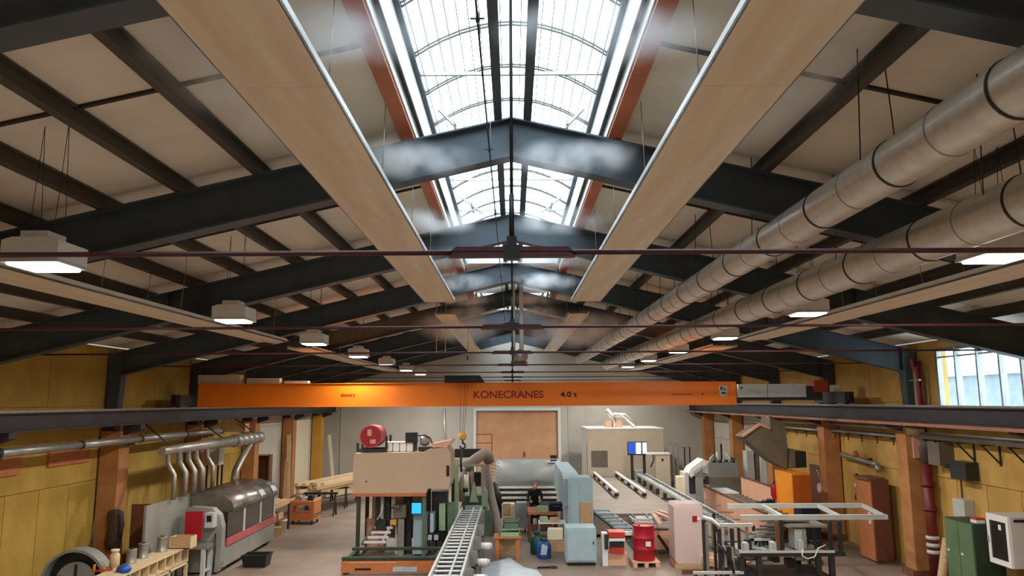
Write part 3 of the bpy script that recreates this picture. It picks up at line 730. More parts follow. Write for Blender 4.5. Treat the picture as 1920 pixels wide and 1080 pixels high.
# ---- coat on the column, boards behind
p = P(217, 990, 19.0)
t = thing('work_coat', 'dark brown work coat hanging on the orange left column', 'coat', (p.x, 19.0, p.z - .5))
prof = []
rows = [(.45, .09, .05), (.40, .17, .08), (.2, .19, .1), (-.05, .17, .1), (-.3, .19, .09), (-.5, .16, .07)]
mb = MB(); n = 16; vs = []
for dz, rx, ry in rows:
    for k in range(n):
        a = 2 * math.pi * k / n; w = 1 + .16 * math.sin(5 * a + dz * 6)
        vs.append((p.x + rx * w * math.cos(a), 18.93 + ry * w * math.sin(a), p.z + dz))
mb.add(vs, [(i * n + k, i * n + (k + 1) % n, (i + 1) * n + (k + 1) % n, (i + 1) * n + k) for i in range(len(rows) - 1) for k in range(n)] + [tuple(range(n)), tuple(range((len(rows) - 1) * n, len(rows) * n))], True)
mb.build('body', 'coat', t)
MB().tube([(p.x + .15, 18.9, p.z + .36), (p.x + .21, 18.88, p.z + .1), (p.x + .18, 18.88, p.z - .2)], [.07, .065, .05], 8).build('sleeve', 'coat', t)
MB().bar((p.x + .2, 18.85, p.z + .05), (p.x + .22, 18.85, p.z + .3), .04).build('scarf', 'blue', t)
part_box(t, 'hook', 'steel', p.x - .02, p.x + .02, 18.9, 19.06, p.z + .44, p.z + .5)
a, b = P(237, 1052, 19.6), P(264, 962, 19.6)
tag(MB().box(-9.7, -9.1, 19.6, 19.66, 0, 1.75).build('dark_board', 'brown_wood'), 'dark brown board leaning between the column and the planing machine', 'board')

# ---- black tub, bucket, cart
c = F(474, 1066)
def tub(name, c, w, d, h, m, lab, cat):
    t = thing(name, lab, cat, c)
    q = .04
    MB().add([(c.x + sx * (w / 2 - q), c.y + sy * (d / 2 - q), .01) for sx, sy in ((-1, -1), (1, -1), (1, 1), (-1, 1))] + [(c.x + sx * w / 2, c.y + sy * d / 2, h) for sx, sy in ((-1, -1), (1, -1), (1, 1), (-1, 1))] +
             [(c.x + sx * (w / 2 - .02), c.y + sy * (d / 2 - .02), h) for sx, sy in ((-1, -1), (1, -1), (1, 1), (-1, 1))] + [(c.x + sx * (w / 2 - q - .02), c.y + sy * (d / 2 - q - .02), .03) for sx, sy in ((-1, -1), (1, -1), (1, 1), (-1, 1))],
             [(3, 2, 1, 0)] + [(i, (i + 1) % 4, 4 + (i + 1) % 4, 4 + i) for i in range(4)] + [(4 + i, 4 + (i + 1) % 4, 8 + (i + 1) % 4, 8 + i) for i in range(4)] + [(8 + i, 8 + (i + 1) % 4, 12 + (i + 1) % 4, 12 + i) for i in range(4)] + [(12, 13, 14, 15)]).build('body', m, t)
    part_box(t, 'rim', m, c.x - w / 2 - .02, c.x + w / 2 + .02, c.y - d / 2 - .02, c.y - d / 2, h - .03, h); part_box(t, 'rim', m, c.x - w / 2 - .02, c.x + w / 2 + .02, c.y + d / 2, c.y + d / 2 + .02, h - .03, h)
    return t
tub('plastic_tub', Vector((c.x, c.y + .3, 0)), .66, .5, .32, 'black', 'black plastic tub on the floor in front of the planing machine', 'tub')
c = F(527, 997)
t = thing('white_bucket', 'white bucket on the floor beside the orange cart', 'bucket', c)
MB().lathe([(.15, 0), (.19, .36), (.20, .36), (.20, .39), (.18, .39), (.14, .02)], c, 20).build('body', 'cream', t)
MB().tube([c + Vector((-.2, 0, .36)), c + Vector((-.12, -.15, .28)), c + Vector((.12, -.15, .28)), c + Vector((.2, 0, .36))], .008, 5).build('handle', 'steel', t)
c = F(567, 984); M = M4((c.x, c.y + .35, 0), R(-6))
t = thing('tool_cart', 'orange wooden cart with open front and castors in the aisle', 'cart', (c.x, c.y + .35, 0))
w, dd = .44, .36
def cb(name, m, *b): return MB(M).box(*b).build(name, m, t)
cb('base_board', 'orange_wood', -w, w, -dd, dd, .14, .2); cb('lower_front', 'orange_wood', -w, w, -dd, -dd + .03, .2, .36); cb('shelf_board', 'orange_wood', -w, w, -dd, dd, .36, .39)
cb('upper_front', 'orange_wood', -w, w, -dd, -dd + .03, .66, .76); cb('tray', 'orange_wood', -w, w, -dd, dd, .76, .8)
for sx in (-1, 1):
    cb('side_board', 'orange_wood', sx * w, sx * (w - .04), -dd, dd, .36, .76); cb('post', 'orange_wood', sx * w, sx * (w - .12), -dd - .01, -dd + .02, .36, .76); cb('tray_edge', 'wood', sx * w, sx * (w - .03), -dd, dd, .8, .9)
for sx in (-.34, .34):
    for sy in (-.28, .28): MB(M).tube([(sx - .02, sy, .07), (sx + .02, sy, .07)], .07, 12).build('castor', 'rubber', t)
for k, (dx, hh, m) in enumerate(((-.25, .16, 'tin'), (-.02, .12, 'light_grey'), (.2, .18, 'dark_steel'))):
    MB(M).cbox(dx - .09, dx + .09, -.12, .1, .8, .8 + hh, .02).build('tool_block', m, t)

# ---- outfeed bench and planks
c = F(515, 992); t = thing('outfeed_bench', 'cluttered wooden outfeed bench at the end of the planing machine', 'bench', (-8.05, 25.6, 0))
part_box(t, 'top', 'wood', -8.4, -7.7, 24.7, 26.6, .86, .92); legs4(t, 'dark_steel', -8.4, -7.7, 24.7, 26.6, .86, .06)
part_box(t, 'shelf', 'brown_wood', -8.36, -7.74, 24.75, 26.55, .4, .43)
for k in range(5): tag(MB(M4((-8.30 + k * .13, 25.65, .92), R(-.6 + .3 * k))).box(-.055, .055, -1.15, 1.15, 0, .05 + .015 * (k % 2)).build('plank', 'pale_wood' if k % 2 else 'wood'), f'sawn plank on the outfeed bench, {NTH[k]} from the wall', 'plank', 'planks on the outfeed bench')
for k, (y, h_) in enumerate(((24.9, .25), (25.7, .2))): tag(MB().box(-8.2, -7.8, y, y + .5, .43, .43 + h_).build('cardboard_box', 'cardboard'), ['cardboard box on the lower shelf of the outfeed bench, near end', 'smaller cardboard box on the lower shelf of the outfeed bench'][k], 'box')
c = F(513, 1006); tag(MB(M4((c.x, c.y + .2, 0), R(20))).box(-.18, .18, -.14, .14, 0, .26).box(-.14, .14, -.1, .1, .26, .262).build('floor_crate', 'cardboard'), 'small cardboard crate on the floor below the outfeed bench', 'crate')

# ---- timber on trestles along the left aisle
for k, y in enumerate((29.6, 31.6, 33.8)):
    x = P(597 + k * 22, 930, y).x + .1
    t = thing('trestle', f'dark steel trestle carrying timber, {NTH[k]} from the camera', 'trestle', (x, y, 0), 'timber trestles')
    part_box(t, 'beam', 'dark_steel', x - .65, x + .65, y - .05, y + .05, .78, .86)
    for sx in (-.55, .55):
        MB().bar((x + sx, y - .22, 0), (x + sx, y, .78), .06).build('leg', 'dark_steel', t); MB().bar((x + sx, y + .22, 0), (x + sx, y, .78), .06).build('leg', 'dark_steel', t)
random.seed(3)
for k in range(15):
    row, col_ = divmod(k, 5); L = random.uniform(3.8, 4.8); x = P(609, 930, 31.7).x - .05 + col_ * .22 + random.uniform(-.04, .04) + row * .05
    z = .862 + row * .112
    tag(MB(M4((x, 31.8 + random.uniform(-.4, .4), z), R(-15.5 + random.uniform(-.6, .6)))).box(-.09, .09, -L / 2, L / 2, 0, .11).build('timber_beam', 'pale_wood' if k % 3 else 'wood'),
        f'pale timber in the {["bottom", "middle", "top"][row]} layer of the left aisle stack, {NTH[col_]} from the wall', 'timber', 'timber stack on trestles')
for k, (px, y) in enumerate(((645, 36.0), (655, 37.2), (640, 38.5), (652, 39.4))):
    p = P(px, 900, y)
    tag(MB(M4((p.x + .1, y, .04 + k * .0), R(60 - 14 * k), R(0), 0)).box(-1.4, 1.4, -.1, .1, 0, .12).build('pale_beam', 'pale_wood'), f'pale loose beam lying near the far wall, {NTH[k]} from the camera', 'timber', 'loose pale beams')
for k, (a, b) in enumerate((((525, 910), (523, 828)), ((545, 905), (524, 815)), ((512, 900), (509, 860)), ((617, 880), (605, 815)))):
    y = 33.7 if k < 3 else 39.0
    p, q = P(a[0], a[1], y), P(b[0], b[1], y + .25)
    p = Vector((max(p.x, -9.9), y - .15 - .12 * k * (k < 3), 0.02)); q = Vector((max(q.x, -9.95), y + .2 - .12 * k * (k < 3), q.z))
    if k == 3: p.x += .3; q.x += .35
    tag(MB().bar(p, q, .16, .05).build('leaning_board', ('wood', 'pale_wood', 'cardboard', 'cream')[k]), ['long board leaning on the brown left column', 'narrow board leaning diagonally on the brown left column', 'short board leaning beside the shelf', 'pale board leaning by the yellow column'][k], 'board')
a, b = P(481, 900, 30.2), P(505, 853, 30.2)
t = thing('shelf_rack', 'brown wooden shelf rack against the left wall', 'shelf', (a.x, 30.3, 0))
for x in (a.x, b.x): part_box(t, 'side', 'brown_wood', x - .03, x + .03, 30.2, 30.55, 0, b.z)
for z in (.3, .75, 1.2, b.z - .04): part_box(t, 'shelf_board', 'orange_wood', a.x, b.x, 30.2, 30.55, z, z + .03)
part_box(t, 'back', 'brown_wood', a.x, b.x, 30.52, 30.55, 0, b.z)
# ================================================================ machines in the middle
# ---- press with beige cover on green posts
Y0 = 21.6
a, b, c = P(661, 925, Y0), P(800, 846, Y0), P(845, 846, Y0)
zb_, zt_ = a.z, b.z
t = thing('timber_press', 'tall machine with big beige cover on green posts left of the conveyor', 'machine', ((a.x + b.x) / 2, Y0 + .6, 0))
cov = MB().prism([(a.x, zb_ + .05), (a.x + .05, zb_), (b.x, zb_), (b.x + .05, zb_ + .12), (c.x - .05, zb_ + .12), (c.x, zb_ + .3), (c.x, zt_ - .05), (c.x - .12, zt_ + .1), (b.x + .05, zt_ + .05), (b.x - .1, zt_ - .02), (a.x + .04, zt_ - .05), (a.x, zt_ - .12)], 'y', Y0, Y0 + 1.5).build('cover', 'beige_cover', t)
MB().box(a.x - .01, b.x, Y0 - .02, Y0 + .05, zb_ - .09, zb_).build('cover_lip', 'orange_primer', cov)
MB().box(a.x + .35, a.x + .41, Y0 - .006, Y0, zb_ + .3, zb_ + .34).build('cover_bolt', 'brown_wood', cov)
MB().prism([(c.x - .55, zt_ + .1), (c.x - .12, zt_ + .1), (c.x + .04, zt_ + .26), (c.x + .0, zt_ + .3), (c.x - .55, zt_ + .2)], 'y', Y0 + .1, Y0 + 1.2).build('cover_flap', 'salmon', cov)
part_box(t, 'vent_slot', 'black', c.x - .12, c.x - .03, Y0 - .004, Y0, zb_ + .45, zb_ + .75)
x1 = P(794, 1000, Y0).x
for x in (a.x + .16, x1):
    for y in (Y0 + .05, Y0 + 1.35): part_box(t, 'post', 'dark_green' if x < -3 else 'machine_green', x - .05, x + .05, y, y + .09, 0, zb_)
part_box(t, 'rear_wall', 'beige_cover', a.x + .3, x1, Y0 + 1.42, Y0 + 1.46, .3, zb_)
part_box(t, 'rear_plinth', 'salmon', a.x + .2, a.x + .75, Y0 + 1.1, Y0 + 1.4, 0, .9)
for px0, px1, py0, py1, y, d, m, n in ((705, 712, 925, 1000, .5, .12, 'dark_steel', 'spindle_column'), (715, 720, 925, 985, .4, .1, 'light_grey', 'guide_rod'), (722, 732, 925, 990, .5, .2, 'black', 'press_ram'), (735, 742, 925, 970, .45, .1, 'light_grey', 'guide_rod'),
                                  (738, 762, 945, 970, .3, .3, 'hopper', 'gear_box'), (748, 759, 972, 1046, .35, .1, 'tin', 'slide_post'), (757, 772, 925, 1040, .6, .25, 'dark_steel', 'rear_column'), (706, 725, 972, 996, .35, .3, 'dark_steel', 'drill_head'),
                                  (733, 744, 974, 983, .25, .15, 'yellow_paint', 'valve'), (703, 722, 994, 1003, .3, .2, 'orange_primer', 'feed_block')):
    MB().cbox(P(px0, 900, Y0 + y).x, P(px1, 900, Y0 + y).x, Y0 + y, Y0 + y + d, max(0, P(960, py1, Y0 + y).z), P(960, py0, Y0 + y).z, .012).build(n, m, t)
a2, b2 = P(772, 963, Y0 + .1), P(790, 943, Y0 + .1)
k = part_box(t, 'monitor', 'black', a2.x - .02, b2.x + .02, Y0 + .1, Y0 + .16, a2.z - .02, b2.z + .02); part_box(k, 'screen', 'screen_blue', a2.x, b2.x, Y0 + .092, Y0 + .1, a2.z, b2.z)
a2, b2 = P(774, 1040, Y0 + .3), P(801, 963, Y0 + .3)
part_box(t, 'switch_cabinet', 'blue_grey', a2.x, b2.x, Y0 + .3, Y0 + .8, .05, b2.z)
a2, b2 = P(806, 998, Y0 + .2), P(813, 963, Y0 + .2); part_box(t, 'side_panel', 'blue_grey', a2.x, b2.x, Y0 + .2, Y0 + .9, a2.z, b2.z)
a2, b2 = P(808, 1040, Y0 + .8), P(838, 922, Y0 + .8); part_box(t, 'dark_housing', 'dark_steel', a2.x, b2.x, Y0 + .8, Y0 + 1.4, .1, b2.z)
for px, m in ((829, 'pale_green'), (845, 'machine_green')):
    a2, b2 = P(px - 6, 995, Y0 + .6), P(px + 6, 944, Y0 + .6); part_box(t, 'green_box', m, a2.x, b2.x, Y0 + .6, Y0 + .9, a2.z, b2.z)
    MB().bar((a2.x + .08, Y0 + .75, 0), (a2.x + .08, Y0 + .75, a2.z), .08).build('box_foot', 'dark_steel', t)
for k in range(4):
    p = P(806 + k * 6, 1008 + (k % 2) * 12, Y0 + .3); MB().cbox(p.x - .06, p.x + .06, Y0 + .25, Y0 + .45, p.z - .06, p.z + .08, .015).build('valve_block', ('light_grey', 'dark_steel')[k % 2], t)
MB().bar(P(800, 1003, Y0 + .3), P(824, 1001, Y0 + .3), .05).build('manifold', 'dark_steel', t)
# stepped infeed under the cover
ra, rb = F(683, 1046, .45), F(712, 998, .75)
for k in range(6):
    u = k / 5; x0 = P(682 + 32 * u, 1045, Y0 - .1 + u * .9).x; x1_ = P(716 + 22 * u, 1045, Y0 - .1 + u * .9).x; y = Y0 - .1 + u * .9; z = .42 + .5 * u
    part_box(t, 'feed_roller', 'white_metal', x0, x1_ + .1, y, y + .06, z, z + .06)
MB().bar((P(716, 1045, Y0).x, Y0 - .12, .40), (P(738, 1000, Y0 + .8).x, Y0 + .85, .92), .07).build('feed_rail', 'light_grey', t)
MB().bar((P(682, 1045, Y0).x - .03, Y0 - .12, .40), (P(712, 1000, Y0 + .8).x, Y0 + .85, .92), .07).build('feed_rail', 'tin', t)
MB().bar((P(737, 1045, Y0).x, Y0 + .6, 0), (P(737, 1000, Y0).x, Y0 + .6, .8), .07).build('feed_leg', 'light_grey', t)
MB().tube([P(725, 935, Y0 + .2), P(729, 950, Y0 + .15), P(748, 955, Y0 + .2), P(752, 940, Y0 + .2)], .02, 6).build('hydraulic_hose', 'black', t)
MB().tube([P(756, 925, Y0 + .2), P(766, 940, Y0 + .15), P(772, 975, Y0 + .2), P(764, 1000, Y0 + .25)], .025, 6).build('hydraulic_hose', 'black', t)
MB().tube([P(718, 945, Y0 + .3), P(716, 960, Y0 + .3), P(707, 975, Y0 + .25)], .025, 6).build('hydraulic_hose', 'light_grey', t)

# ---- base beams in front of the press
YQ = 19.6
a, b = P(640, 1056, YQ), P(822, 1047, YQ)
tb = thing('machine_bed', 'orange and green machine bed across the bottom in front of the press', 'machine', ((a.x + b.x) / 2, YQ + .2, 0))
part_box(tb, 'top_rail', 'dark_green', a.x, b.x, YQ, YQ + .16, .36, .42)
part_box(tb, 'rear_rail', 'dark_green', a.x, b.x, YQ + 1.24, YQ + 1.4, .36, .42)
part_box(tb, 'front_beam', 'orange_wood', a.x, b.x, YQ - .02, YQ + .1, .06, .34); part_box(tb, 'lip', 'salmon', a.x + .2, a.x + 1.4, YQ - .03, YQ - .02, .29, .31)
part_box(tb, 'slot', 'black', a.x + .35, a.x + .75, YQ - .025, YQ - .02, .12, .17); part_box(tb, 'plate', 'blue_grey', a.x + 1.3, a.x + 1.9, YQ - .026, YQ - .02, .08, .2)
for x in (a.x + .05, b.x - .15): part_box(tb, 'foot', 'dark_green', x, x + .1, YQ, YQ + 1.35, 0, .36)
a = P(610, 1080, 18.3); part_box(tb, 'floor_sill', 'machine_green', a.x, P(800, 1080, 18.6).x, 18.9, 19.0, 0, .07)

# ---- things on the cover
zc_ = zt_
p = P(697, 820, Y0 + .25)
t = thing('oil_drum', 'red steel drum lying in a cradle on top of the beige cover', 'drum', (p.x, Y0 + .6, zc_ - .04))
rr = .31; z0 = zc_ + .08 + .02 + rr
MB().lathe([(rr, 0), (rr, .26), (rr + .012, .28), (rr, .30), (rr, .58), (rr + .012, .6), (rr, .62), (rr, .88)], (p.x, Y0 + .15, z0), 28, 'y').build('barrel', 'drum_pink', t)
MB().lathe([(rr + .01, -.015), (rr + .01, .02), (rr - .02, .02), (rr - .02, .0)], (p.x, Y0 + .14, z0), 28, 'y').build('rim', 'drum_pink', t)
MB().lathe([(rr - .02, 0), (rr - .02, .01)], (p.x, Y0 + .113, z0), 28, 'y').build('lid', 'red', t)
part_box(t, 'paper_label', 'salmon', p.x - .1, p.x + .02, Y0 + .106, Y0 + .112, z0 + .02, z0 + .2); part_box(t, 'paper_label', 'salmon', p.x - .02, p.x + .14, Y0 + .106, Y0 + .112, z0 - .2, z0 - .08)
for y in (Y0 + .2, Y0 + .9):
    part_box(t, 'cradle_beam', 'dark_steel', p.x - .42, p.x + .45, y, y + .06, zc_ - .04, zc_ + .06)
    for sx in (-.42, .40): part_box(t, 'cradle_post', 'black', p.x + sx, p.x + sx + .06, y, y + .06, zc_ + .06, zc_ + (.22 if sx < 0 else .42))
    MB().bar((p.x - .3, y + .03, zc_ + .05), (p.x + .0, y + .03, zc_ + .0), .05).build('cradle_brace', 'black', t)
a, b = P(723, 852, Y0 + .3), P(775, 829, Y0 + .3)
t = thing('hydraulic_tank', 'row of white tanks on top of the beige cover beside the drum', 'tank', ((a.x + b.x) / 2, Y0 + .5, zc_ - .02))
w = (b.x - a.x) / 4
for k in range(4): MB().cbox(a.x + k * w + .01, a.x + (k + 1) * w - .01, Y0 + .3, Y0 + .75, zc_ - .02, b.z - .03, .025).build('tank', 'white_metal', t)
part_box(t, 'top_rail', 'light_grey', a.x, b.x, Y0 + .28, Y0 + .78, b.z - .03, b.z)
a, b = P(760, 830, Y0 + .2), P(781, 811, Y0 + .2)
t = thing('electric_motor', 'black square motor raised above the beige cover', 'motor', (a.x, Y0 + .3, zc_))
part_box(t, 'housing', 'black', a.x, b.x, Y0 + .2, Y0 + .5, a.z, b.z)
for k in range(5): part_box(t, 'cooling_fin', 'dark_steel', a.x - .01, b.x + .01, Y0 + .19, Y0 + .51, a.z + .04 + k * .055, a.z + .055 + k * .055)
part_box(t, 'mount', 'dark_steel', b.x - .1, b.x, Y0 + .3, Y0 + .4, zc_, a.z); part_box(t, 'mount', 'light_grey', b.x + .03, b.x + .1, Y0 + .3, Y0 + .4, zc_, a.z + .1)
p = P(795, 838, Y0 + .3)
t = thing('pump_unit', 'small grey round pump with hoses on the beige cover', 'pump', (p.x, Y0 + .4, zc_))
MB().lathe([(.06, -.1), (.14, -.06), (.16, .05), (.14, .2), (.06, .24)], (p.x, Y0 + .4, zc_ + .27), 18, 'y').build('body', 'tin', t)
part_box(t, 'base', 'dark_steel', p.x - .16, p.x + .2, Y0 + .25, Y0 + .65, zc_, zc_ + .1)
MB().tube([P(784, 817, Y0 + .3), P(797, 816, Y0 + .3), P(806, 821, Y0 + .3), P(811, 832, Y0 + .3), P(812, 846, Y0 + .3)], .02, 8).build('hose', 'black', t)

# ---- roller conveyor towards the camera
CX0, CX1, CZ = -1.64, -1.02, .9
t = thing('roller_conveyor', 'long light steel roller conveyor running toward the camera in the middle', 'conveyor', ((CX0 + CX1) / 2, 19, 0))
CY0, CY1 = 13.2, 24.7
for x, n in ((CX0, 'side_rail'), (CX1, 'side_rail')): part_box(t, n, 'light_grey', x - .025, x + .025, CY0, CY1, CZ - .08, CZ + .05)
part_box(t, 'middle_rail', 'light_grey', -1.275, -1.235, CY0, CY1, CZ + .0, CZ + .045)
r0 = MB().tube([(CX0 + .02, CY0 + .1, CZ), (CX1 - .02, CY0 + .1, CZ)], .022, 10).build('roller', 'white_metal', t)
nr = int((CY1 - CY0) / .42)
for k in range(1, nr): twin(r0, (0, k * .42, 0), t)
part_box(t, 'belly_pan', 'black', CX0 + .03, CX1 - .03, CY0, CY1, CZ - .2, CZ - .18)
part_box(t, 'side_skirt', 'tin', CX1 + .03, CX1 + .05, CY0, CY1 - .2, CZ - .45, CZ + .0)
for y in (13.4, 16.2, 19.0, 21.8, 24.3):
    for x in (CX0, CX1): part_box(t, 'leg', 'machine_grey', x - .04, x + .04, y, y + .08, 0, CZ - .08)
for k, y in enumerate((16.6, 18.2, 20.2)):
    m_ = MB().tube([(CX1 + .05, y, .58), (CX1 + .42, y, .58)], .085, 14).build('drive_motor', 'white_metal', t)
    MB().tube([(CX1 + .42, y, .58), (CX1 + .47, y, .58)], .07, 14).build('motor_fan_cover', 'light_grey', m_)
    part_box(t, 'gear_case', 'dark_steel', CX1 + .05, CX1 + .16, y - .12, y + .12, .44, .74)
for k, y in enumerate((15.6, 17.4, 19.2, 21.0)):
    part_box(t, 'guide_bracket', 'tin', CX1 + .05, CX1 + .22, y, y + .05, .66, .98); MB().bar((CX1 + .2, y + .02, .1), (CX1 + .2, y + .02, .7), .04).build('bracket_leg', 'machine_green', t)

# ---- green machine at the head of the conveyor with bent hose ducts
YG = 25.0
t = thing('green_planer', 'green machine with bent dust hoses at the far end of the conveyor', 'machine', (-1.2, YG + 1, 0))
def gp(px0, py0, px1, py1, y, d, m, n, ground=False):
    a, b = P(px0, py1, y), P(px1, py0, y); return MB().cbox(a.x, b.x, y, y + d, 0 if ground else a.z, b.z, .02).build(n, m, t)
gp(862, 950, 912, 1000, YG, 1.6, 'machine_green', 'body', True); gp(866, 930, 908, 952, YG + .3, 1.2, 'machine_green', 'upper_body')
gp(872, 948, 905, 957, YG - .08, .1, 'blue_grey', 'roller_hood'); gp(903, 918, 915, 960, YG + .2, .8, 'pale_green', 'side_tower')
a, b = P(880, 942, YG + .1), P(896, 905, YG + .1)
MB().prism([(a.x, a.z), (b.x, a.z), (b.x - .12, b.z), (a.x + .12, b.z)], 'y', YG + .1, YG + .5).build('chip_funnel', 'pale_green', t)
gp(893, 958, 908, 1010, YG - .3, .35, 'machine_grey', 'control_panel', True); gp(912, 960, 924, 1012, YG, .5, 'machine_green', 'rear_tower', True)
p = P(856, 870, YG); part_box(t, 'frame_post', 'pale_green', p.x - .06, p.x + .06, YG, YG + .12, 0, P(856, 862, YG).z)
MB().bar((p.x, YG + .06, p.z - .05), (P(905, 870, YG).x, YG + .06, p.z - .05), .08).build('frame_beam', 'tin', t)
p = P(905, 870, YG); part_box(t, 'frame_post', 'tin', p.x - .05, p.x + .05, YG + .02, YG + .1, 1.3, p.z)
MB().tube([P(872, 876, YG + .2), P(884, 867, YG + .2), P(898, 857, YG + .2), P(908, 850, YG + .3), P(915, 854, YG + .4), P(917, 865, YG + .5)], .18, 14).build('hood_duct', 'hose', t)
MB().tube([P(912, 872, YG + .4), P(917, 905, YG + .4), P(922, 935, YG + .3), P(929, 965, YG + .2), P(933, 995, YG), P(933, 1010, YG)], [.12, .13, .13, .14, .14, .14], 12).build('dust_hose', 'hose', t)
MB().tube([P(872, 880, YG + .2), P(866, 905, YG + .1), P(866, 940, YG + .1)], .10, 12).build('dust_hose', 'hose', t)
MB().tube([P(884, 878, YG + .2), P(884, 900, YG + .2), P(886, 930, YG + .2)], .09, 12).build('dust_hose', 'hose', t)
MB().tube([P(874, 890, YG + .05), P(873, 915, YG + .05)], [.07, .09], 12).build('motor', 'white_metal', t); MB().tube([P(873, 915, YG + .05), P(873, 922, YG + .05)], .09, 12).build('motor_end', 'black', t)
gp(888, 886, 902, 912, YG + .5, .3, 'black', 'fan_box')
gp(852, 842, 912, 858, YG + .9, .3, 'black', 'filter_bag')
gp(846, 862, 856, 1000, YG + .5, .3, 'dark_steel', 'rear_column', True)
MB().tube([P(924, 905, YG + .6), P(932, 930, YG + .6), P(934, 960, YG + .6)], [.08, .16, .1], 12).build('hanging_bag', 'black', t)
for k in range(9):
    p = P(913, 862 + k * 6.2, YG + 1.2)
    MB().tube([p, P(926, 864 + k * 6.2, YG + 1.3), P(937, 869 + k * 6.6, YG + 1.4)], [.03, .028, .012], 6).build('air_hose', 'light_grey', t)
part_box(t, 'hose_bar', 'tin', P(910, 900, YG + 1.2).x, P(915, 900, YG + 1.2).x, YG + 1.15, YG + 1.25, .9, P(912, 860, YG + 1.2).z)

# ---- grey press table with rounded hood and rails
YT = 28.6
a, b = P(930, 912, YT), P(1052, 866, YT); r = (b.z - a.z)
t = thing('veneer_press', 'wide grey rounded press hood with pale rails in front of the orange door', 'machine', ((a.x + b.x) / 2, YT + .6, 0))
prof = [(YT + .1, a.z)] + [(YT + .55 - .55 * math.sin(R(v)) + 0.0, a.z + r - r * .98 * (1 - math.cos(R(90 - v)))) for v in (80, 65, 50, 35, 20, 8, 0)] + [(YT + 1.5, b.z), (YT + 1.5, a.z)]
MB().prism([(YT, a.z), (YT, a.z + .3 * r), (YT + .06, a.z + .55 * r), (YT + .2, a.z + .78 * r), (YT + .42, a.z + .93 * r), (YT + .7, b.z), (YT + 1.6, b.z), (YT + 1.6, a.z)], 'x', a.x, b.x, True).build('hood', 'machine_grey', t)
for k, py in enumerate((914, 923.5, 933)):
    z = P(960, py, YT - .05).z; part_box(t, 'pressure_rail', 'white_metal', a.x + .1, b.x - .05, YT - .05 - .05 * k, YT + .1, z - .035, z + .035)
    part_box(t, 'platen', 'hopper', a.x + .1, b.x - .05, YT + .1, YT + 1.5, z - .1, z + .06)
part_box(t, 'lower_bed', 'machine_grey', a.x + .1, b.x - .1, YT + .1, YT + 1.5, .1, P(960, 940, YT).z)
for x in (a.x + .12, b.x - .2): part_box(t, 'frame_leg', 'dark_steel', x, x + .12, YT + .05, YT + 1.4, 0, a.z)
a2, b2 = P(1046, 858, YT - .1), P(1054, 850, YT - .1); k = part_box(t, 'gauge_box', 'black', P(1033, 860, YT - .1).x, P(1045, 860, YT - .1).x, YT + .3, YT + .5, b.z, b.z + .22)
part_box(t, 'gauge_plate', 'light_grey', P(1029, 860, YT).x, P(1045, 860, YT).x, YT + .29, YT + .3, b.z + .06, b.z + .1)

# ---- blue-grey machine beam and cabinet
t = thing('finger_jointer', 'long pale blue-grey machine body beside the press hood', 'machine', (1.9, 24.5, 0))
MB().cbox(1.62, 2.34, 22.5, 23.5, .05, 2.05, .05).build('front_tower', 'blue_grey', t)
MB().prism([(22.9, 1.2), (27.6, 1.2), (27.6, 2.12), (23.5, 2.12), (22.9, 2.0)], 'x', 1.50, 1.98).build('long_housing', 'blue_grey', t)
part_box(t, 'lower_body', 'light_grey', 1.55, 2.2, 23.5, 27.4, .05, 1.2); part_box(t, 'tan_panel', 'cardboard', 1.95, 2.3, 22.47, 22.5, .55, 1.35)
part_box(t, 'access_door', 'blue_grey', 1.68, 1.92, 22.47, 22.5, .4, 1.9)
a, b = P(1062, 1060, 20.5), P(1118, 990, 20.5)
t = thing('switch_cabinet', 'pale blue-grey metal cabinet standing on the floor in the middle', 'cabinet', ((a.x + b.x) / 2, 20.8, 0))
part_box(t, 'plinth', 'black', a.x + .03, b.x - .03, 20.55, 21.2, 0, .09)
MB().cbox(a.x, b.x, 20.52, 21.25, .09, b.z, .015).build('body', 'blue_grey', t); part_box(t, 'door', 'blue_grey', a.x + .04, b.x - .04, 20.49, 20.52, .14, b.z - .05)
part_box(t, 'lock', 'dark_steel', b.x - .1, b.x - .07, 20.48, 20.49, .55, .63)

# ---- workbench, boxes, barrel, stool
t = thing('workbench', 'cluttered workbench with reddish top behind the blue bottle', 'bench', (1.0, 24.2, 0))
a, b = P(990, 965, 23.9), P(1046, 960, 23.9)
part_box(t, 'top', 'orange_wood', a.x, b.x, 23.9, 25.2, .82, .88); legs4(t, 'brown_wood', a.x, b.x, 23.9, 25.2, .82, .08)
part_box(t, 'drawer', 'red', a.x + .3, a.x + .75, 23.88, 23.9, .5, .72); part_box(t, 'shelf', 'brown_wood', a.x + .1, b.x - .1, 24.0, 25.1, .3, .34)
def box_at(name, m, px, py, y, z0, w, d, h, lab, cat='box', rz=0):
    x = P(px, py, y).x; o = MB(M4((x, y + d / 2, z0), rz)).box(-w / 2, w / 2, -d / 2, d / 2, 0, h)
    return tag(o.build(name, m), lab, cat)
t = thing('tool_case', 'dark blue tool case lying on the workbench', 'case', (P(1044, 960, 24.2).x, 24.4, .88))
x = P(1044, 960, 24.2).x
MB().cbox(x - .24, x + .24, 24.15, 24.6, .88, 1.12, .04).build('body', 'dark_cloth', t); MB().tube([(x - .1, 24.14, 1.0), (x - .08, 24.08, 1.04), (x + .08, 24.08, 1.04), (x + .1, 24.14, 1.0)], .014, 6).build('handle', 'blue', t); part_box(t, 'latch', 'steel', x + .15, x + .18, 24.14, 24.15, .98, 1.03)
box_at('yellow_box', 'pale_green', 1017, 960, 24.0, .88, .34, .3, .16, 'pale green flat box on the workbench')
t = thing('side_table', 'small white topped table in front of the workbench', 'table', (P(1030, 990, 23.0).x, 23.2, 0))
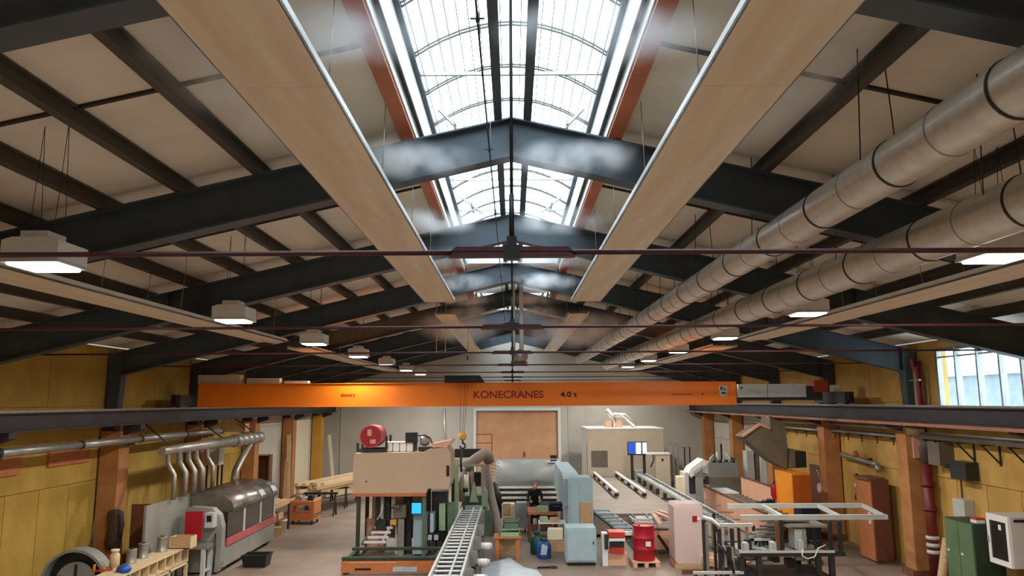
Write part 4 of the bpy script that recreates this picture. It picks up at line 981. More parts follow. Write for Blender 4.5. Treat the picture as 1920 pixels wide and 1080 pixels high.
a, b = P(1010, 985, 23.0), P(1062, 982, 23.0); part_box(t, 'top', 'white_metal', a.x, b.x, 23.0, 23.6, .68, .71); legs4(t, 'steel', a.x, b.x, 23.0, 23.6, .68, .04)
box_at('tool_box', 'cardboard', 1040, 985, 23.1, .71, .26, .25, .12, 'small cardboard box on the white topped table')
box_at('green_case', 'pale_green', 1020, 985, 23.1, .71, .24, .3, .14, 'pale green case on the white topped table', 'case')
box_at('carton', 'cardboard', 1043, 1020, 22.4, 0, .46, .4, .34, 'brown carton on the floor left of the blue-grey cabinet', 'carton', .1)
box_at('carton', 'cream', 1042, 1010, 22.4, .34, .44, .36, .28, 'open pale carton stacked on the brown carton', 'carton', -.1)
def bottle(c, r, h, m, lab, name='gas_bottle'):
    t = thing(name, lab, 'bottle', c)
    MB().lathe([(r * .9, 0), (r, .03), (r, h * .6), (r * .85, h * .74), (r * .4, h * .85), (r * .2, h * .88)], c, 22).build('body', m, t)
    MB().lathe([(r * .45, h * .82), (r * .45, h)], c, 14).build('collar', 'dark_green', t); return t
c = F(1007, 1040); bottle(c + Vector((0, .15, 0)), .19, .62, 'teal', 'dark green gas bottle behind the blue one', 'gas_bottle')
c = F(1020, 1046); t = bottle(c, .20, .54, 'blue', 'blue gas bottle with white label on the floor')
MB().prism([(c.x - .10, .12), (c.x + .06, .12), (c.x + .1, .34), (c.x - .06, .40)], 'y', c.y - .215, c.y - .15).build('paper_label', 'tarp', t)
c = F(952, 1052); t = thing('wooden_stool', 'orange wooden stool table with green crates on it', 'stool', c)
w = .38
part_box(t, 'top', 'orange_wood', c.x - w, c.x + w, c.y, c.y + .6, .58, .63)
for sx in (-1, 1):
    for y in (c.y + .03, c.y + .5): part_box(t, 'leg', 'orange_wood', c.x + sx * (w - .1) - .05, c.x + sx * (w - .1) + .05, y, y + .08, 0, .58)
part_box(t, 'back_board', 'wood', c.x - w + .06, c.x + w - .06, c.y + .5, c.y + .53, .1, .56)
def crate(x, y, z, w, d, h, m, lab):
    t = thing('plastic_crate', lab, 'crate', (x, y, z)); b = .02
    part_box(t, 'bottom', m, x - w, x + w, y - d, y + d, z, z + b)
    for sx in (-1, 1): part_box(t, 'end_wall', m, x + sx * w, x + sx * (w - b), y - d, y + d, z + b, z + h)
    for sy in (-1, 1): part_box(t, 'long_wall', m, x - w, x + w, y + sy * d, y + sy * (d - b), z + b, z + h * .55)
    for sy in (-1, 1): part_box(t, 'rim_rail', m, x - w, x + w, y + sy * d, y + sy * (d - b), z + h * .85, z + h)
crate(c.x + .06, c.y + .25, .63, .28, .2, .2, 'pale_green', 'pale green plastic crate, lower one on the orange stool'); crate(c.x + .10, c.y + .27, .83, .22, .18, .24, 'machine_green', 'green open plastic crate on top of the pale green crate')
c = P(975, 970, 25.9)
a, b = P(941, 985, 25.9), P(967, 945, 25.9)
t = thing('paper_sack', 'cream paper sack standing by the brown hose', 'sack', ((a.x + b.x) / 2, 26.0, 0))
MB().cbox(a.x, b.x, 25.9, 26.3, 0, b.z, .05).build('body', 'cream', t); part_box(t, 'fold', 'cardboard', a.x + .05, a.x + .3, 25.88, 25.9, .5, .9)
t = thing('grey_trolley', 'grey steel trolley between the sack and the workbench', 'trolley', (P(980, 960, 25.6).x, 25.8, 0))
a, b = P(968, 985, 25.6), P(988, 943, 25.6); part_box(t, 'body', 'machine_grey', a.x, b.x, 25.6, 26.1, .15, b.z); 
for x in (a.x + .06, b.x - .06): MB().tube([(x - .02, 25.8, .075), (x + .02, 25.8, .075)], .075, 12).build('wheel', 'rubber', t)
c = F(1022, 1066)
t = thing('floor_tool', 'black hand tool with ring lying on the floor', 'tool', c)
MB().bar(c + Vector((-.2, 0, .02)), c + Vector((.14, .05, .02)), .05).build('handle', 'black', t); MB().tube([c + Vector((.22 + .09 * math.cos(R(k)), .07 + .09 * math.sin(R(k)), .02)) for k in range(0, 361, 30)], .018, 6).build('ring', 'dark_steel', t)
pts = [F(px, py) for px, py in ((905, 1058), (955, 1050), (985, 1066), (1015, 1078), (1030, 1095), (940, 1100), (900, 1085))]
cs = sum(pts, Vector()) / len(pts); mb = MB()
top = [Vector((p.x * .85 + cs.x * .15, p.y * .85 + cs.y * .15, .06 + .05 * (i % 2))) for i, p in enumerate(pts)]
n = len(pts); mb.add(pts + top + [cs + Vector((0, 0, .12))], [(i, (i + 1) % n, n + (i + 1) % n, n + i) for i in range(n)] + [(n + i, n + (i + 1) % n, 2 * n) for i in range(n)], True)
tag(mb.build('plastic_sheet', 'tarp'), 'crumpled pale plastic sheet on the floor beside the conveyor', 'sheet')

# ---- the worker
YP = 26.6
hp = P(1002, 915, YP); H = 1.76; x = hp.x; y = YP; 
t = thing('person', 'person in dark work clothes leaning forward behind the workbench', 'person', (x, y, 0))
J = dict(pel=(0, .05, .94), sp=(0, -.03, 1.11), ch=(0, -.14, 1.28), nk=(.01, -.22, 1.37), hd0=(.01, -.25, 1.42),
         ls=(-.19, -.14, 1.31), le=(-.25, -.25, 1.08), lw=(-.16, -.42, 1.02), rs=(.19, -.14, 1.31), re=(.27, -.23, 1.07), rw=(.2, -.42, 1.03),
         lh=(-.1, .05, .90), lk=(-.12, .0, .5), la=(-.12, .06, .09), lt=(-.13, -.12, .04), rh=(.1, .05, .90), rk=(.13, .02, .5), ra=(.13, .1, .09), rt=(.15, -.08, .04))
E = [('pel', 'sp'), ('sp', 'ch'), ('ch', 'nk'), ('nk', 'hd0'), ('ch', 'ls'), ('ls', 'le'), ('le', 'lw'), ('ch', 'rs'), ('rs', 're'), ('re', 'rw'), ('pel', 'lh'), ('lh', 'lk'), ('lk', 'la'), ('la', 'lt'), ('pel', 'rh'), ('rh', 'rk'), ('rk', 'ra'), ('ra', 'rt')]
RAD = dict(pel=.15, sp=.145, ch=.16, nk=.065, hd0=.06, ls=.085, le=.055, lw=.04, rs=.085, re=.055, rw=.04, lh=.1, lk=.07, la=.05, lt=.045, rh=.1, rk=.07, ra=.05, rt=.045)
ks = list(J); me = bpy.data.meshes.new('body'); me.from_pydata([J[k] for k in ks], [(ks.index(a_), ks.index(b_)) for a_, b_ in E], [])
ob = bpy.data.objects.new('body', me); COL.objects.link(ob); md = ob.modifiers.new('skin', 'SKIN')
for i, k in enumerate(ks): me.skin_vertices[0].data[i].radius = (RAD[k], RAD[k] * (.75 if k in ('ch', 'sp', 'pel') else 1)); me.skin_vertices[0].data[i].use_root = (k == 'pel')
ss = ob.modifiers.new('sub', 'SUBSURF'); ss.levels = ss.render_levels = 2
bpy.context.view_layer.update()
bm_ = bpy.data.meshes.new_from_object(ob.evaluated_get(bpy.context.evaluated_depsgraph_get())); bpy.data.objects.remove(ob)
for pl in bm_.polygons: pl.use_smooth = True
bm_.materials.clear(); bm_.materials.append(MATS['dark_cloth']); ob = bpy.data.objects.new('body', bm_); COL.objects.link(ob); ob.parent = t; ORG[ob.name] = ORG[t.name]
o_ = ORG[t.name]
hc = Vector((.01, -.29, 1.5)) + o_
hd = MB().lathe([(.03, -.125), (.06, -.105), (.078, -.05), (.082, .0), (.078, .06), (.055, .105), (.015, .125)], hc, 18).build('head', 'skin', t)
MB().tube([hc + Vector((0, -.075, .02)), hc + Vector((0, -.105, -.02)), hc + Vector((0, -.08, -.03))], [.008, .016, .01], 6).build('nose', 'skin', hd)
for sx in (-.03, .03): MB().lathe([(.002, -.012), (.012, 0), (.002, .012)], hc + Vector((sx, -.073, .01)), 8).build('eye', 'black', hd)
MB().bar(hc + Vector((-.025, -.072, -.06)), hc + Vector((.025, -.072, -.06)), .01).build('mouth', 'drum_pink', hd)
for sx in (-.083, .083): MB().lathe([(.006, -.03), (.018, 0), (.006, .03)], hc + Vector((sx, 0, 0)), 8).build('ear', 'skin', hd)
MB().lathe([(.088, .0), (.09, .03), (.085, .08), (.06, .12), (.015, .135)], hc + Vector((0, .012, .0)), 18).build('hair', 'brown_wood', t)
for sx, w_ in ((-1, J['lw']), (1, J['rw'])):
    w0 = Vector(w_) + o_; d_ = Vector((-.02 * sx, -.09, -.035))
    hn = MB().tube([w0, w0 + d_ * .5, w0 + d_], [.032, .042, .035], 8).build('hand', 'skin', t)
    for k in range(4): q = w0 + d_ + Vector((-.03 + k * .02, 0, 0)); MB().tube([q, q + Vector((0, -.035, -.01)), q + Vector((0, -.06 - .008 * (k in (1, 2)), -.035))], [.010, .009, .007], 6).build('finger', 'skin', hn)
    q = w0 + d_ * .4 + Vector((-.035 * sx, 0, 0)); MB().tube([q, q + Vector((-.025 * sx, -.03, -.01)), q + Vector((-.025 * sx, -.055, -.025))], [.012, .010, .008], 6).build('thumb', 'skin', hn)

person_root = [o for o in COL.objects if o.name == 'person'][0]; person_root.scale = (.94, .94, .94)
# ================================================================ right side of the hall
# ---- beige machine cabin by the far wall
YK = 36.6
a, b = P(1103, 905, YK), P(1243, 805, YK)
t = thing('machine_cabin', 'large beige cabin with small window right of the orange door', 'cabin', ((a.x + b.x) / 2, YK + 1.5, 0))
part_box(t, 'front_wall', 'cabin_beige', a.x, b.x, YK, YK + .06, 0, b.z); part_box(t, 'side_wall', 'white_metal', a.x, a.x + .05, YK + .06, YK + 3.2, 0, b.z); part_box(t, 'side_wall', 'cabin_beige', b.x - .05, b.x, YK + .06, YK + 3.2, 0, b.z)
part_box(t, 'roof', 'white_metal', a.x - .03, b.x + .03, YK - .03, YK + 3.2, b.z, b.z + .07)
c, d = P(1109, 876, YK), P(1139, 845, YK)
w_ = part_box(t, 'window', 'hopper', c.x, d.x, YK - .012, YK, c.z, d.z); part_box(w_, 'window_frame', 'cabin_beige', c.x - .03, c.x, YK - .02, YK, c.z, d.z); part_box(w_, 'window_frame', 'cabin_beige', d.x, d.x + .03, YK - .02, YK, c.z, d.z)
part_box(t, 'door_gap', 'dark_green', a.x - .01, a.x, YK + .25, YK + .32, .1, P(1094, 830, YK).z)
t = thing('cabin_ducts', 'bent shiny duct pair on the roof of the beige cabin', 'duct', (P(1165, 800, YK + 1).x, YK + 1, b.z + .07))
zr = b.z + .07
for pts in (((1152, 803), (1152, 790), (1147, 780), (1137, 768)), ((1190, 803), (1181, 789), (1171, 779), (1150, 778))):
    q = [P(x, y, YK + 1) for x, y in pts]; q[0].z = zr; MB().tube(q, .12, 12).build('duct_bend', 'galvanised', t)
for px in (1141, 1160): q = P(px, 800, YK + 1); part_box(t, 'duct_base', 'salmon', q.x - .15, q.x + .15, YK + .8, YK + 1.3, zr, zr + .3)

# ---- control monitors on a stand
YM = 34.8
a, b = P(1178, 851, YM), P(1212, 829, YM)
t = thing('control_monitors', 'pair of lit blue and white screens on a dark stand in front of the cabin', 'monitor', ((a.x + b.x) / 2, YM, 0))
k = part_box(t, 'housing', 'black', a.x - .02, b.x + .02, YM, YM + .12, a.z - .06, b.z + .02)
w = b.x - a.x
part_box(k, 'screen', 'screen_dark_blue', a.x, a.x + w * .4, YM - .01, YM, a.z, b.z); part_box(k, 'screen', 'screen_white', a.x + w * .42, a.x + w * .7, YM - .01, YM, a.z, b.z - .02); part_box(k, 'screen', 'screen_white', a.x + w * .78, b.x, YM - .01, YM, a.z, b.z - .02)
for px in (1186, 1209): x = P(px, 870, YM).x; part_box(t, 'stand_post', 'dark_steel', x - .06, x + .06, YM + .1, YM + .2, 0, a.z)
part_box(t, 'console', 'machine_grey', P(1190, 880, YM).x, P(1206, 880, YM).x, YM, YM + .4, .8, 1.15)
YM = 33.6
a, b = P(1231, 905, YM), P(1256, 852, YM)
t = thing('control_cabinet', 'pale beige control cabinet right of the lit screens', 'cabinet', ((a.x + b.x) / 2, YM + .3, 0))
MB().cbox(a.x, b.x, YM, YM + .6, 0.08, b.z, .02).build('body', 'cabin_beige', t); part_box(t, 'plinth', 'dark_steel', a.x + .03, b.x - .03, YM + .03, YM + .57, 0, .08); part_box(t, 'emblem', 'dark_steel', a.x + .25, a.x + .34, YM - .01, YM, b.z - .28, b.z - .18)
part_box(t, 'top_tray', 'white_metal', P(1212, 850, YM).x, b.x + .02, YM - .02, YM + .5, b.z, b.z + .06)
MB().tube([P(1224, 853, YM), P(1226, 862, YM), P(1220, 876, YM)], .03, 6).build('cable', 'black', t)
# barrier posts near the cabinet
for k, (px, py, y) in enumerate(((1262, 832, 35), (1270, 832, 33), (1283, 838, 35.5), (1293, 838, 36.5))):
    q = P(px, py, y); t = thing('barrier_post', f'thin steel barrier post right of the control cabinet, {NTH[k]} from the left', 'post', (q.x, y, 0), 'barrier posts')
    MB().bar((q.x, y, 0), (q.x, y, q.z), .05).build('post', 'tin' if k < 2 else 'dark_steel', t); MB().bar((q.x, y, q.z - .03), (q.x - .25, y, q.z - .03), .04).build('arm', 'tin', t); part_box(t, 'base_plate', 'dark_steel', q.x - .1, q.x + .1, y - .1, y + .1, 0, .02)

# ---- support rails on feet
def rail(x, y0, y1, z, lab):
    t = thing('support_rail', lab, 'rail', (x, (y0 + y1) / 2, 0), 'pale support rails')
    part_box(t, 'rail', 'white_metal', x - .06, x + .06, y0, y1, z - .07, z)
    n = 5
    for k in range(n):
        y = y0 + .25 + (y1 - y0 - .6) * k / (n - 1); part_box(t, 'bracket', 'dark_steel', x - .05, x + .11, y, y + .12, z - .22, z - .07)
        part_box(t, 'foot', 'machine_grey', x - .03, x + .05, y + .02, y + .1, .74, z - .22)
t = thing('sorting_deck', 'large flat grey-brown deck with support rails in front of the beige cabin', 'deck', (4.3, 30, 0))
part_box(t, 'top_plate', 'deck_grey', 2.55, 5.42, 24.6, 36.3, .69, .74)
part_box(t, 'front_skirt', 'deck_grey', 2.55, 5.42, 24.62, 24.66, .1, .69); part_box(t, 'side_skirt', 'deck_grey', 2.55, 2.6, 24.66, 36.2, .1, .69)
for y in (24.9, 28.5, 32.2, 35.8):
    for x in (2.7, 4.0, 5.25): part_box(t, 'leg', 'dark_steel', x, x + .1, y, y + .1, 0, .69)
rail(3.82, 28.3, 36.2, 1.0, 'bright steel support rail on feet, left one in front of the cabin')
rail(4.85, 28.3, 36.2, 1.0, 'bright steel support rail on feet, right one in front of the cabin')
# ---- long cross-feed conveyor
t = thing('feed_conveyor', 'long narrow roller track with dark brackets running from the cabin to the wrapped pallet', 'conveyor', (5.85, 28.5, 0))
for x in (5.66, 6.04): part_box(t, 'side_rail', 'light_grey', x - .03, x + .03, 20.9, 36.2, .93, 1.02)
r0 = MB().tube([(5.68, 21.0, .98), (6.02, 21.0, .98)], .035, 8).build('roller', 'steel', t)
for k in range(1, 38): twin(r0, (0, k * .4, 0), t)
for k in range(11):
    y = 21.2 + k * 1.4; part_box(t, 'bracket', 'dark_steel', 5.52, 5.64, y, y + .14, .72, .93); part_box(t, 'leg', 'machine_grey', 5.8, 5.88, y, y + .08, 0, .93)
    if k < 4: MB().bar((6.04, y + .5, .98), (6.6, y + .5, .98), .03).build('side_arm', 'tin', t)

# ---- hooded saw, white tilted hood
YS = 28.6
def cb(t, px0, py0, px1, py1, y, d, m, n, ground=False, c=.02):
    a, b = P(px0, py1, y), P(px1, py0, y); return MB().cbox(a.x, b.x, y, y + d, 0 if ground else a.z, b.z, c).build(n, m, t)
t = thing('optimising_saw', 'saw machine with white tilted hood and grey body on the right', 'machine', (P(1310, 900, YS).x, YS + .4, 0))
q = [P(x, y, YS) for x, y in ((1291, 888), (1296, 878), (1319, 861), (1330, 866), (1310, 884), (1296, 896))]
MB().prism([(v.x, v.z) for v in q], 'y', YS, YS + .9).build('tilted_hood', 'white_metal', t)
q = [P(x, y, YS) for x, y in ((1299, 884), (1316, 871), (1320, 873), (1303, 887))]; MB().prism([(v.x, v.z) for v in q], 'y', YS - .02, YS).build('hood_vent', 'light_grey', t)
cb(t, 1286, 886, 1313, 935, YS + .1, .9, 'light_grey', 'body', True); cb(t, 1293, 892, 1307, 925, YS + .05, .06, 'dark_steel', 'opening')
cb(t, 1306, 893, 1318, 935, YS - .05, .4, 'machine_grey', 'front_leg', True); cb(t, 1310, 890, 1330, 899, YS, .6, 'tin', 'side_arm'); cb(t, 1322, 893, 1329, 908, YS - .02, .3, 'dark_steel', 'motor')
cb(t, 1272, 894, 1286, 915, YS + .2, .5, 'cream', 'side_box', True); cb(t, 1302, 888, 1318, 893, YS - .06, .1, 'steel', 'knob_bar')
random.seed(11)
t = thing('pipe_cluster', 'tangle of grey machine fittings beyond the white tilted hood', 'machine', (P(1350, 870, 31).x, 31.3, 0))
cb(t, 1328, 868, 1384, 882, 31, .9, 'machine_grey', 'bed', True)
for k in range(9):
    px = 1332 + k * 6; q = P(px, 868, 31.2 + .1 * (k % 3)); h = random.uniform(.15, .5)
    MB().tube([q, q + Vector((random.uniform(-.1, .1), 0, h * .6)), q + Vector((random.uniform(-.2, .2), .05, h))], .04 + .02 * (k % 2), 8).build('fitting', ('light_grey', 'tin', 'dark_steel')[k % 3], t)
    MB().lathe([(.05, -.05), (.09, 0), (.05, .05)], q + Vector((0, -.05, .05)), 10, 'y').build('hand_wheel', ('tin', 'dark_steel')[k % 2], t)
a = P(1353, 850, 31.4); part_box(t, 'mast', 'black', a.x - .03, a.x + .03, 31.4, 31.46, .8, P(1353, 832, 31.4).z)

# ---- guard panels with roller bed between
t = thing('sorting_line', 'sorting line with long salmon guard panels on the right', 'machine', (8.1, 27, 0))
part_box(t, 'front_guard', 'salmon', 7.56, 7.62, 23.2, 31.2, 0.05, .9); part_box(t, 'guard_cap', 'brown_wood', 7.55, 7.66, 23.2, 31.2, .9, .94)
part_box(t, 'rear_guard', 'salmon', 8.62, 8.68, 25.4, 29.0, .3, 1.42); part_box(t, 'rear_cap', 'brown_wood', 8.6, 8.7, 25.4, 29.0, 1.42, 1.46)
part_box(t, 'bed', 'machine_grey', 7.66, 8.6, 23.4, 31.0, .5, .74)
r0 = MB().tube([(7.68, 23.6, .78), (8.58, 23.6, .78)], .04, 8).build('bed_roller', 'steel', t)
for k in range(1, 14): twin(r0, (0, k * .5, 0), t)
for y in (23.6, 27, 30.6): part_box(t, 'leg', 'dark_steel', 7.7, 7.8, y, y + .1, 0, .5); part_box(t, 'leg', 'dark_steel', 8.45, 8.55, y, y + .1, 0, .5)
part_box(t, 'glass_tray', 'white_metal', 7.7, 8.4, 28.6, 30.2, .84, .9); part_box(t, 'end_beam', 'hopper', 7.4, 9.2, 30.2, 30.5, 1.0, 1.3)
for k in range(3): MB().cbox(8.1 + k * .16, 8.22 + k * .16, 25.3, 25.6, .8, .98 + .04 * k, .02).build('sensor_box', 'black', t)
t = thing('wall_cabinet', 'pale grey tall cabinet behind the sorting line', 'cabinet', (P(1408, 860, 30.8).x, 31, 0))
cb(t, 1401, 846, 1415, 880, 30.8, .5, 'light_grey', 'body', True); cb(t, 1415, 848, 1423, 882, 30.8, .5, 'hopper', 'side_duct', True); cb(t, 1402, 850, 1413, 878, 30.78, .02, 'light_grey', 'door')

# ---- extraction hopper over orange cabinet
YH_ = 24.9
poly = [(440, 380), (600, 272), (640, 300), (690, 312), (690, 205), (820, 250), (850, 480), (1010, 510), (1010, 655), (845, 668), (725, 612), (500, 425)]
q = [P(1300 + x / 4.8, 740 + y / 4.8, YH_) for x, y in poly]
t = thing('extraction_hopper', 'angular grey-brown extraction hopper hanging above the orange cabinet', 'hopper', (8.6, YH_ + .4, 2.08))
MB().prism([(v.x, v.z) for v in q], 'y', YH_, YH_ + .9).build('hopper_body', 'hopper', t)
MB().bar(q[0] + Vector((0, -.02, .03)), q[1] + Vector((0, -.02, .03)), .08).build('hopper_edge', 'salmon', t); MB().bar(q[1] + Vector((0, -.02, .02)), q[3] + Vector((0, -.02, .02)), .07).build('hopper_edge', 'salmon', t)
MB().bar(q[9] + Vector((0, -.015, 0)), q[6] + Vector((0, -.015, .0)), .02).build('seam', 'dark_steel', t)
part_box(t, 'outlet', 'dark_steel', q[7].x - .35, q[7].x, YH_ - .02, YH_ + .5, q[8].z, q[7].z)
MB().tube([q[4] + Vector((.1, .4, -.05)), Vector((q[4].x + .1, YH_ + .4, 3.76))], .09, 10).build('hanger_pipe', 'tin', t)
t = thing('orange_cabinet', 'bright orange metal cabinet below the grey hopper', 'cabinet', (8.85, 24.3, 0))
MB().cbox(8.58, 9.16, 23.6, 25.1, .0, 2.04, .015).build('body', 'vivid_orange', t); part_box(t, 'door', 'deep_orange', 8.6, 9.14, 23.57, 23.6, .08, 2.0); part_box(t, 'door_handle', 'black', 8.66, 8.69, 23.55, 23.57, .95, 1.1)
t = thing('fire_extinguisher', 'red fire extinguisher beside the orange cabinet', 'extinguisher', (8.3, 25.15, 0))
bx = P(1451, 930, 25.2).x
t.location.x = bx; ORG[t.name] = Vector((bx, 25.15, 0))
MB().lathe([(.07, 1.1), (.08, 1.13), (.08, 1.5), (.05, 1.58), (.02, 1.62)], (bx, 25.15, 0), 16).build('cylinder', 'red', t); MB().bar((bx, 25.15, 1.6), (bx, 25.05, 1.68), .03).build('lever', 'black', t); MB().tube([(bx, 25.12, 1.62), (bx - .12, 25.1, 1.55), (bx - .11, 25.1, 1.2)], .012, 6).build('hose', 'black', t)
MB().bar((bx, 25.2, 0), (bx, 25.2, 1.4), .05).build('stand', 'dark_steel', t); part_box(t, 'stand_foot', 'dark_steel', bx - .12, bx + .12, 25.08, 25.3, 0, .03)
c = P(1518, 950, 22.6)
t = thing('waste_bin', 'dark blue bin right of the orange cabinet', 'bin', (c.x, 22.9, 0)); 
MB().cbox(c.x - .25, c.x + .3, 22.6, 23.2, 0, c.z - .05, .03).build('body', 'dark_cloth', t); MB().cbox(c.x - .27, c.x + .32, 22.58, 23.22, c.z - .05, c.z + .02, .02).build('lid', 'blue', t)

# ---- tall brown cabinet and wall things
t = thing('brown_cabinet', 'tall reddish brown cabinet with white notice against the right wall', 'cabinet', (9.95, 21.7, 0))
MB().box(9.62, 10.08, 20.6, 21.5, .05, 2.16).build('body', 'cabinet_brown', t)
part_box(t, 'side_panel', 'cabinet_orange', 9.59, 9.62, 20.62, 21.5, .06, 2.15); part_box(t, 'top_shelf', 'brown_wood', 9.5, 10.0, 20.6, 21.4, 2.16, 2.21); part_box(t, 'plinth', 'brown_wood', 9.64, 10.08, 20.63, 21.5, 0, .05)
k = part_box(t, 'notice', 'white_metal', 9.58, 9.59, 20.72, 20.84, 1.0, 1.3); part_box(k, 'notice_print', 'cabinet_orange', 9.577, 9.58, 20.76, 20.80, 1.06, 1.24)
MB().box(9.66, 10.04, 20.585, 20.6, .1, 2.1).build('door', 'cabinet_brown', t)
d3 = structure('door_3', (10.33, 20.1, 0)); MB().box(10.30, 10.352, 19.75, 20.25, 0, 2.05).build('door_leaf', 'cabinet_brown', d3); MB().box(10.31, 10.352, 19.7, 19.75, 0, 2.1).box(10.31, 10.352, 20.25, 20.3, 0, 2.1).build('door_frame', 'brown_wood', d3)
a, b = W(1525, 960, 10.33), W(1535, 885, 10.33)
d4 = structure('door_4', (10.33, (a.y + b.y) / 2, 0)); MB().box(10.30, 10.352, a.y, b.y - .6, 0, 2.1).build('door_leaf', 'cabinet_brown', d4)
p = P(1583, 930, 23.0)
t = thing('tool_hanger', 'dark tools hanging on the ochre wall left of the brown cabinet', 'tool', (10.3, 23.0, 1.3)); MB().bar((10.31, 23.0, 2.1), (10.31, 23.0, 1.5), .05).build('rod', 'black', t); MB().lathe([(.03, -.06), (.08, 0), (.03, .06)], (10.28, 23.0, 1.75), 12, 'y').build('float_ball', 'white_metal', t); MB().bar((10.3, 22.95, 1.55), (10.3, 23.1, 1.35), .08).build('hook', 'dark_steel', t)
t = thing('hose_reel', 'white hose reel beside the wooden door on the right wall', 'hose', (10.2, 25.4, 1.0)); MB().lathe([(.06, -.1), (.17, -.08), (.17, .08), (.06, .1)], (10.2, 25.4, 1.4), 16, 'x').build('reel', 'white_metal', t); MB().tube([(10.2, 25.4, 1.6), (10.2, 25.6, 1.9), (10.25, 25.8, 1.95)], .025, 6).build('hose', 'light_grey', t); part_box(t, 'bracket', 'dark_steel', 10.25, 10.34, 25.35, 25.45, 1.2, 1.4)
def wpipe(y0, y1, z, x, r, lab, n=1, tri=True):
    t = thing('wall_pipe', lab, 'pipe', (x, (y0 + y1) / 2, z - r))
    for k in range(n): part_tube(t, 'pipe', 'tin', [(x, y0, z + k * .2), (x, y1, z + k * .2)], r, 12)
    y = y0 + .4
    while y < y1:
        if not tri: MB().bar((10.34, y, z - r - .015), (x - .1, y, z - r - .015), .03).build('bracket_arm', 'dark_steel', t); MB().bar((x, y, z - r - .2), (x, y, z - r), .025).build('hook', 'dark_steel', t); y += .9; continue
        MB().bar((10.34, y, z - r - .45), (10.34, y, z), .04).build('bracket', 'dark_steel', t); MB().bar((10.34, y, z - r - .42), (x - .05, y, z - r - .02), .03).build('bracket_stay', 'dark_steel', t); MB().bar((10.34, y, z - r - .015), (x - .1, y, z - r - .015), .03).build('bracket_arm', 'dark_steel', t)
        y += .9
wpipe(12.2, 18.6, 3.42, 10.02, .085, 'grey pipe on triangular brackets along the near right wall')
wpipe(19.7, 23.9, 3.35, 10.05, .06, 'double grey pipe between the first two visible right columns', 2, False)
wpipe(24.7, 28.9, 3.3, 10.05, .05, 'double grey pipe above the wooden door on the right wall', 2, False)
t = thing('valve_pipe', 'short grey pipe with valve on the ochre wall above the brown cabinet', 'pipe', (10.15, 22, 2.45)); part_tube(t, 'pipe', 'tin', [(10.15, 21.3, 2.5), (10.15, 23.6, 2.62)], .07, 10); part_tube(t, 'elbow', 'tin', [(10.15, 21.3, 2.5), (10.15, 21.25, 2.3)], .075, 10); MB().lathe([(.06, 0), (.09, .05), (.05, .18)], (10.15, 22.6, 2.62), 12).build('valve', 'orange_primer', t); part_box(t, 'wall_clip', 'dark_steel', 10.2, 10.345, 22.0, 22.06, 2.42, 2.62)
# red standpipe beside the near right column
q = P(1745, 940, 18.75)
t = thing('standpipe', 'thick red standpipe with white valve beside the near right column', 'pipe', (10.12, 18.72, 0))
part_tube(t, 'pipe', 'pipe_red', [(10.12, 18.72, 0), (10.12, 18.72, 2.75)], .12, 16); part_tube(t, 'upper_pipe', 'purlin_steel', [(10.12, 18.72, 2.75), (10.12, 18.72, 3.1), (10.15, 18.6, 3.3)], .13, 16)
for z in (1.62, 2.2): MB().lathe([(.16, 0), (.16, .08)], (10.12, 18.72, z), 18).build('flange', 'pipe_red', t)
for z in (.62, .78, .95): MB().lathe([(.14, 0), (.16, .03), (.14, .09)], (10.12, 18.72, z), 18).build('valve_ring', 'light_grey', t)
t = thing('meter_box', 'small pale grey meter box on the wall above the green locker', 'box', (10.3, 17.6, 1.55)); part_box(t, 'box', 'light_grey', 10.12, 10.345, 17.3, 17.75, 1.5, 2.05); part_tube(t, 'conduit', 'dark_steel', [(10.325, 17.7, 2.05), (10.325, 17.7, 2.48)], .015, 6)
t = thing('wall_fan', 'dark square wall fan with grey hood right of the red standpipe', 'fan', (10.2, 17.6, 2.6)); part_box(t, 'hood', 'hopper', 10.0, 10.34, 17.9, 18.4, 2.75, 3.3); part_box(t, 'box', 'dark_steel', 10.05, 10.34, 17.0, 17.6, 2.5, 2.9); part_box(t, 'link', 'dark_steel', 10.15, 10.3, 17.5, 18.0, 2.7, 2.8)
t = thing('column_board', 'cream wooden board fixed high on the near right column', 'board', (10.0, 19.0, 3.0)); part_box(t, 'board', 'salmon', 9.98, 10.25, 18.98, 19.05, 2.85, 3.5); part_box(t, 'board_top', 'pale_wood', 9.85, 10.28, 18.97, 19.05, 3.42, 3.56)
t = thing('red_riser', 'pair of red riser pipes with white bend beside the side window', 'pipe', (10.15, 19.0, 4.2))
for y, r, m in ((19.62, .035, 'pipe_red'), (19.56, .025, 'drum_pink'), (18.85, .035, 'pipe_red'), (18.72, .03, 'pipe_red')): part_tube(t, 'riser', m, [(10.2, y, 3.62), (10.2, y, 5.25)], r, 8)
MB().tube([(10.18, 19.15, 5.3), (10.18, 19.1, 5.1), (10.18, 18.95, 5.0), (10.18, 18.92, 4.8), (10.18, 18.92, 3.62)], .05, 8).build('bent_pipe', 'drum_pink', t)
part_box(t, 'insulated_strip', 'cream', 10.22, 10.34, 19.05, 19.3, 3.62, 5.1); part_box(t, 'clip', 'tin', 10.1, 10.16, 18.7, 19.65, 4.75, 4.79)

